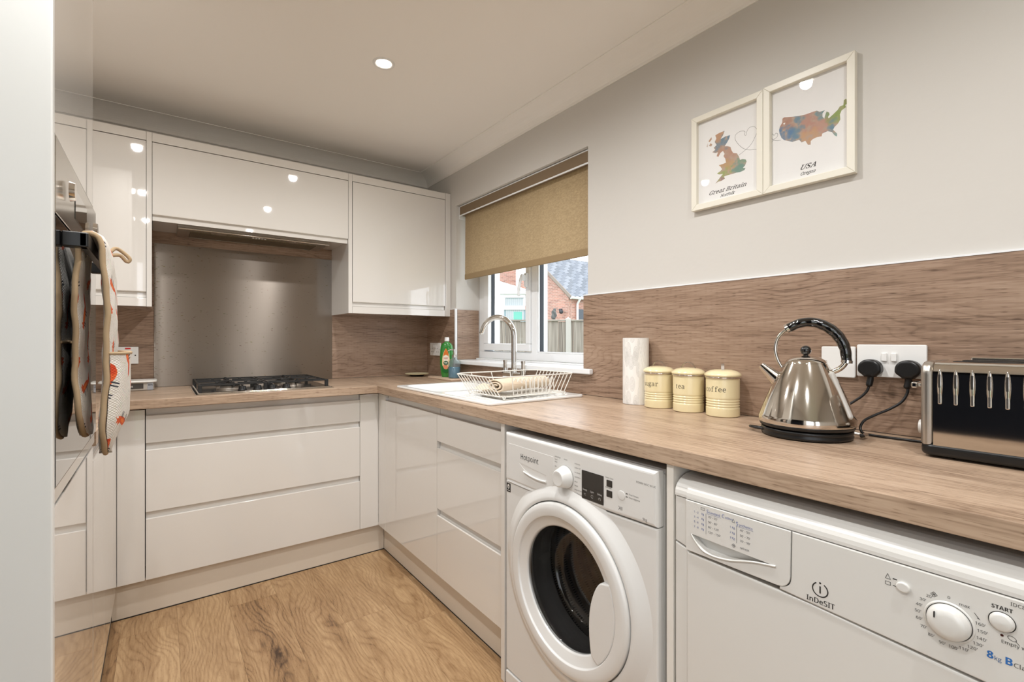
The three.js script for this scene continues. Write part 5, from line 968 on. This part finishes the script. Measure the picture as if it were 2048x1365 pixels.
    for (const [s, a] of lab) { const r = 0.035, th = a * Math.PI / 180; g(s, cz + r * 1.0 * Math.cos(th), cy - 0.002 + r * Math.sin(th), 0.0060); }
    q = at(cz - 0.0165, cy + 0.0325); for (let i = 0; i < 4; i++) { c.beginPath(); c.arc(q[0] + 0.0021 * Math.cos(i * 1.57), q[1] + 0.0021 * Math.sin(i * 1.57), 0.0014, 0, 7); c.stroke(); }
    const [ax, ay] = at(cz + 0.0265, cy + 0.0255); c.beginPath(); c.moveTo(ax, ay); c.lineTo(ax + 0.0055, ay + 0.007); c.lineTo(ax + 0.003, ay + 0.006); c.stroke();
    g('START', 2.9365, 0.7865, 0.0072, k, 'center', 'bold 100px sans-serif'); g('IDC8T3', 2.955, 0.7965, 0.0066, '#55534f');
    q = at(2.9365, 0.7525); c.fillStyle = '#3c120c'; c.beginPath(); c.arc(q[0], q[1], 0.0017, 0, 7); c.fill(); c.beginPath(); c.ellipse(q[0] + 0.0095, q[1], 0.0042, 0.0028, 0.4, 0, 7); c.stroke(); c.beginPath(); c.moveTo(q[0] + 0.013, q[1] + 0.002); c.lineTo(q[0] + 0.0165, q[1] + 0.006); c.stroke();
    g('Empty water', 2.953, 0.7425, 0.0062);
    g('8', 2.925, 0.7155, 0.0135, '#2f6fb8', 'center', 'bold 100px sans-serif'); g('kg', 2.9325, 0.7155, 0.0075, '#4d6f9c'); g('B', 2.943, 0.7155, 0.0135, '#2f6fb8', 'center', 'bold 100px sans-serif'); g('Class', 2.957, 0.7155, 0.0085, '#55534f');
  }, faceX(2.68, 0.676, FX + 0.0012, 0.32, 0.13));
  const pf = F - 0.003;
  add(t, 'push_button', (() => { const s = new THREE.Shape(); s.absellipse(2.83, 0.7735, 0.0088, 0.0075, 0, Math.PI * 2); return outX(s, pf + 0.001, 0.0055, 0.002, 28, 3); })(), W);
  const bz = add(t, 'dial_bezel', latheX([[0.0285, 0], [0.0275, 0.0018], [0.0262, 0.002], [0.0255, 0.001]], pf, 0.745, 2.8825, 64), W);
  const dial = add(t, 'timer_dial', latheX([[0, 0.016], [0.012, 0.0158], [0.019, 0.0138], [0.0232, 0.009], [0.0245, 0.004], [0.0248, 0]], pf, 0.745, 2.8825, 64), W);
  add(dial, 'dial_mark', box(pf - 0.0165, pf - 0.0135, 0.7505, 0.7595, 2.8685, 2.870, 0.0006), M.black);
  add(t, 'start_button', latheX([[0, 0.0065], [0.009, 0.006], [0.0122, 0.0035], [0.0126, 0]], pf, 0.7705, 2.9365, 48), W);
  add(t, 'button_gap', latheX([[0.0126, 0.0003], [0.0136, 0.0003]], pf - 0.0001, 0.7705, 2.9365, 48), M.dark);
  add(bz, 'dial_gap', latheX([[0.0248, 0.0004], [0.0256, 0.0012]], pf, 0.745, 2.8825, 64), M.dark);
}
// ================================================================ outside the window
const Rv = [0.80409, 0.59451], Fv = [0.59451, -0.80409], EYE = [-1.5187, 3.0596];
const out = (r, d) => [EYE[0] + Rv[0] * r + Fv[0] * d, EYE[1] + Rv[1] * r + Fv[1] * d];     // r across, d away, from the window's view axis
const turnOut = Math.atan2(-Rv[1], Rv[0]);           // turns local +x onto the across axis
struct('ground', box(-14, 40, -0.6, -0.3, -40, 12), std({ color: srgb(120, 128, 96), roughness: 1 }), 'garden ground outside');
{ // timber fence with concrete posts
  const wood = [0, 1, 2, 3].map((k) => { const tx = dataTex(128, 512, (u, v, o) => { const n = pn(u * 16, v * 4, 16, 4, 50 + k) * 0.5 + pn(u * 40, v * 8, 40, 8, 60 + k) * 0.3 + pn(u * 5, v * 5, 5, 5, 70 + k) * 0.4; mixc([190, 182, 170], [112, 103, 94], Math.min(1, Math.max(0, n - 0.1 + 0.08 * (k - 1.5))), o); }); return std({ map: tx, roughness: 0.95 }); });
  const conc = std({ color: srgb(190, 186, 178), roughness: 0.95, bumpMap: T.fine, bumpScale: 0.002 });
  const [bx, bz] = out(0, 10), t = thing('garden_fence', [bx, -0.3, bz], 'weathered vertical board fence with concrete posts outside the window', 'fence');
  t.rotation.y = turnOut;
  const put = (name, g, m) => { const q = new THREE.Mesh(g, m); q.name = name; q.castShadow = q.receiveShadow = true; t.add(q); };
  const g0 = box(-0.078, 0.078, 0, 1.845, -0.012, 0.004, 0.003);
  let k = 0;
  for (let x = -2.9; x < 4.2; x += 0.158) {
    const q = new THREE.Mesh(g0, wood[(k * 7 + (k >> 1)) % 4]); q.name = 'fence_board'; q.position.set(x, 0.004 * ((k * 37) % 5) - 0.01, (k % 2) * 0.012); q.rotation.y = 0.04; q.castShadow = q.receiveShadow = true; t.add(q); k++;
  }
  for (const [a, b] of [[-3, -1.95], [-1.82, 1.12], [1.24, 4.25]]) { put('cap_rail', box(a, b, 1.845, 1.88, -0.03, 0.045, 0.004), wood[0]); put('back_rail', box(a, b, 0.9, 0.98, -0.06, -0.013), wood[2]); }
  for (const x of [-1.885, 1.18]) put('concrete_post', merge(box(x - 0.055, x + 0.055, 0, 1.9, -0.06, 0.06, 0.008), new THREE.ConeGeometry(0.075, 0.04, 4).rotateY(Math.PI / 4).translate(x, 1.915, 0)), conc);
}
const brickTex = canvasTex(512, 512, (c, W, H) => {
  c.fillStyle = '#cdbcae'; c.fillRect(0, 0, W, H); rs = 88;
  for (let j = 0; j < 20; j++) for (let i = -1; i < 7; i++) { const v = rnd(); c.fillStyle = `rgb(${164 + v * 40 | 0},${122 + v * 28 | 0},${110 + v * 24 | 0})`; c.fillRect(i * W / 6 + (j % 2) * W / 12 + 2.5, j * H / 20 + 2.5, W / 6 - 5, H / 20 - 5); }
});
brickTex.wrapS = brickTex.wrapT = THREE.RepeatWrapping; brickTex.repeat.set(1 / 1.35, 1 / 1.5);
const brickM = std({ map: brickTex, roughness: 0.95 });
{ // bungalow with a tiled roof
  const [kx, kz] = out(2.62, 22), t = thing('brick_house', [kx, -0.3, kz], 'red brick bungalow with grey pantile roof beyond the fence', 'house');
  // local: +x along the eaves (away to the side), -z into the house along the gable
  t.rotation.y = turnOut + 39 * Math.PI / 180;
  const put = (name, g, m, p = t) => { const q = new THREE.Mesh(g, m); q.name = name; q.castShadow = q.receiveShadow = true; p.add(q); return q; };
  const E = 3.42, pitch = 40 * Math.PI / 180, depth = 4.7, apex = E + depth / 2 * Math.tan(pitch);
  const gable = new THREE.Shape(); [[0, 0], [depth, 0], [depth, E], [depth / 2, apex], [0, E]].forEach(([a, b], i) => (i ? gable.lineTo(a, b) : gable.moveTo(a, b))); gable.closePath();
  const gg = ext(gable, 0.2).rotateY(Math.PI / 2); // a -> -z, depth -> +x
  put('gable_wall', gg, brickM);
  const ew = box(0.2, 7, 0, E, -0.2, 0); put('eaves_wall', uvm(ew, 'x'), brickM);
  put('window_opening', box(0.62, 1.6, 1.1, 2.9, 0.0, 0.02), std({ color: srgb(70, 78, 86), roughness: 0.2 }));
  const c = Math.cos(pitch), s = Math.sin(pitch);
  const tg = (() => { const n = 10, w = 0.3, l = 0.36, g = new THREE.BoxGeometry(w, 0.035, l, n, 1, 1), p = g.attributes.position; for (let i = 0; i < p.count; i++) { const x = p.getX(i) / w * Math.PI * 2; p.setY(i, p.getY(i) + 0.032 * Math.sin(x) + 0.012 * (p.getZ(i) / l + 0.5)); } g.computeVertexNormals(); return g; })();
  const slate = [[136, 141, 148], [126, 131, 138], [146, 150, 156], [120, 125, 131]].map((q) => std({ color: srgb(...q), roughness: 0.7 }));
  let k = 0;
  for (let j = 0; j < 12; j++) for (let i = 0; i < 16; i++, k++) {
    const up = j * 0.3 + 0.1, m = put('roof_tile', tg, slate[(k * 5 + j * 3 + (k >> 2)) % 4]);
    m.position.set(0.06 + i * 0.3, E + 0.06 + up * s, 0.22 - up * c); m.rotation.x = pitch;
  }
  put('roof_deck', box(-0.12, 7, -0.03, 0, -3.7, 0).rotateX(pitch).translate(0, E + 0.02, 0.25), std({ color: srgb(60, 62, 66), roughness: 0.9 }));
  put('verge', box(-0.14, -0.09, -0.09, 0.05, -3.7, 0).rotateX(pitch).translate(0, E + 0.02, 0.25), std({ color: srgb(150, 138, 128), roughness: 0.9 }));
  put('gutter', cylA('x', [3.4, E - 0.02, 0.24], 7, 0.07, 0.07, 16), M.upvc);
  put('downpipe', merge(rod([[0.5, E - 0.08, 0.24], [0.5, E - 0.28, 0.09], [0.5, 0, 0.09]], 0.055, 10)), M.upvc);
  put('outside_lamp', merge(box(-0.09, 0, E - 0.62, E - 0.5, -0.55, -0.4, 0.01), new THREE.SphereGeometry(0.1, 12, 10).translate(-0.18, E - 0.66, -0.3)), M.anthracite);
}
{ // taller brick house further back
  const [x, z] = out(-3.3, 27), t = thing('brick_house', [x, -0.3, z], 'tall brick house wall behind the white conservatory', 'house');
  t.rotation.y = turnOut;
  const put = (name, g, m) => { const q = new THREE.Mesh(g, m); q.name = name; q.castShadow = q.receiveShadow = true; t.add(q); };
  put('wall', uvm(box(-4, 3.53, 0, 7.5, -0.6, 0), 'x'), brickM);
}
{ // conservatory
  const [x, z] = out(0, 15), t = thing('conservatory', [x, -0.3, z], 'white framed conservatory with a hipped glass roof beyond the fence', 'conservatory');
  t.rotation.y = turnOut;
  const put = (name, g, m) => { const q = new THREE.Mesh(g, m); q.name = name; q.castShadow = q.receiveShadow = true; t.add(q); return q; };
  const px = (u) => (u - 1024) / 950.5 * 15, yy = (v) => 1.4534 + (680.2 - v) / 950.5 * 15;
  const G = yy(588), xr = 0.42, xl = -2.6;
  const pvc = M.upvc, gl = std({ color: srgb(150, 172, 178), roughness: 0.08 });
  put('post', box(px(1051), xr + 0.08, 0, G, -0.06, 0.06), pvc);
  put('post', box(px(1000), px(1008), 0, G, -0.05, 0.06), pvc);
  put('post', box(px(944), px(952), 0, G, -0.05, 0.06), pvc);
  put('head_rail', box(xl, xr, yy(596), G, -0.05, 0.05), pvc);
  put('transom', box(xl, px(1050), yy(620), yy(612), -0.05, 0.05), pvc);
  put('sill_rail', box(xl, px(1050), yy(700), yy(672), -0.05, 0.05), pvc);
  const w = (u0, u1, v0, v1) => put('pane', box(px(u0), px(u1), yy(v1), yy(v0), -0.03, -0.01), gl);
  w(1008, 1051, 596, 612); w(1008, 1051, 620, 672); w(952, 1000, 596, 612); w(952, 1000, 620, 672);
  put('sash_frame', merge(box(px(1008), px(1011), yy(612), yy(596), -0.02, 0.02), box(px(1047), px(1051), yy(612), yy(596), -0.02, 0.02), box(px(996.5), px(1000), yy(672), yy(596), -0.02, 0.02)), pvc);
  const slat = std({ color: srgb(226, 230, 230), roughness: 0.7 });
  for (let i = 0; i < 9; i++) put('blind_slat', box(px(1013 + i * 4), px(1014.8 + i * 4), yy(672), yy(597), -0.009, -0.006), slat);
  put('green_screen', box(px(1027), px(1044), yy(641), yy(624), -0.006, -0.004), std({ color: srgb(110, 196, 176), roughness: 0.4 }));
  put('gutter', merge(box(xl, xr + 0.15, G - 0.02, G + 0.075, 0, 0.14, 0.02)), pvc);
  const tri = (pts) => { const g = new THREE.BufferGeometry(); g.setAttribute('position', new THREE.Float32BufferAttribute(pts.flat(), 3)); g.setAttribute('uv', new THREE.Float32BufferAttribute(new Float32Array(pts.length * 2), 2)); g.computeVertexNormals(); return g; };
  const A = [px(982), G + 0.62, -1.6], B = [xl, G + 0.62, -1.6], C = [xr + 0.12, G + 0.06, 0.1], D = [xl, G + 0.06, 0.1], H = [xr + 0.12, G + 0.06, -3.2], poly = std({ color: srgb(150, 160, 168), roughness: 0.3, side: THREE.DoubleSide });
  put('roof_glazing', tri([D, C, A, D, A, B, C, H, A]), poly);
  put('glazing_bar', merge(rod([C, A], 0.045), rod([A, B], 0.045), rod([[px(1012), G + 0.06, 0.1], A], 0.028), rod([[px(985), G + 0.06, 0.1], A], 0.028), rod([[px(950), G + 0.06, 0.1], [px(960), G + 0.62, -1.6]], 0.028), rod([H, A], 0.045)), pvc);
}
{ // small grey ornament on the fence
  const [x, z] = out(0.9, 10.2), g = new THREE.SphereGeometry(1, 24, 18), p = g.attributes.position;
  for (let i = 0; i < p.count; i++) { const a = p.getX(i), b = p.getY(i), c = p.getZ(i), n = 1 + 0.25 * Math.sin(4 * b + 3 * a) + 0.12 * Math.sin(11 * a + 7 * c); p.setXYZ(i, a * n * 0.055, b * 0.115 * (1 + 0.1 * Math.sin(6 * a)), c * n * 0.05); }
  g.computeVertexNormals();
  one('garden_ornament', merge(g.translate(x, 1.69, z), box(x - 0.02, x + 0.02, -0.3, 1.62, z - 0.02, z + 0.02), new THREE.SphereGeometry(0.035, 14, 10).translate(x + 0.02, 1.8, z)), std({ color: srgb(96, 100, 98), roughness: 0.9 }), [x, -0.3, z], 'small grey bird ornament standing above the fence', 'ornament');
}
renderer.render(scene, camera);
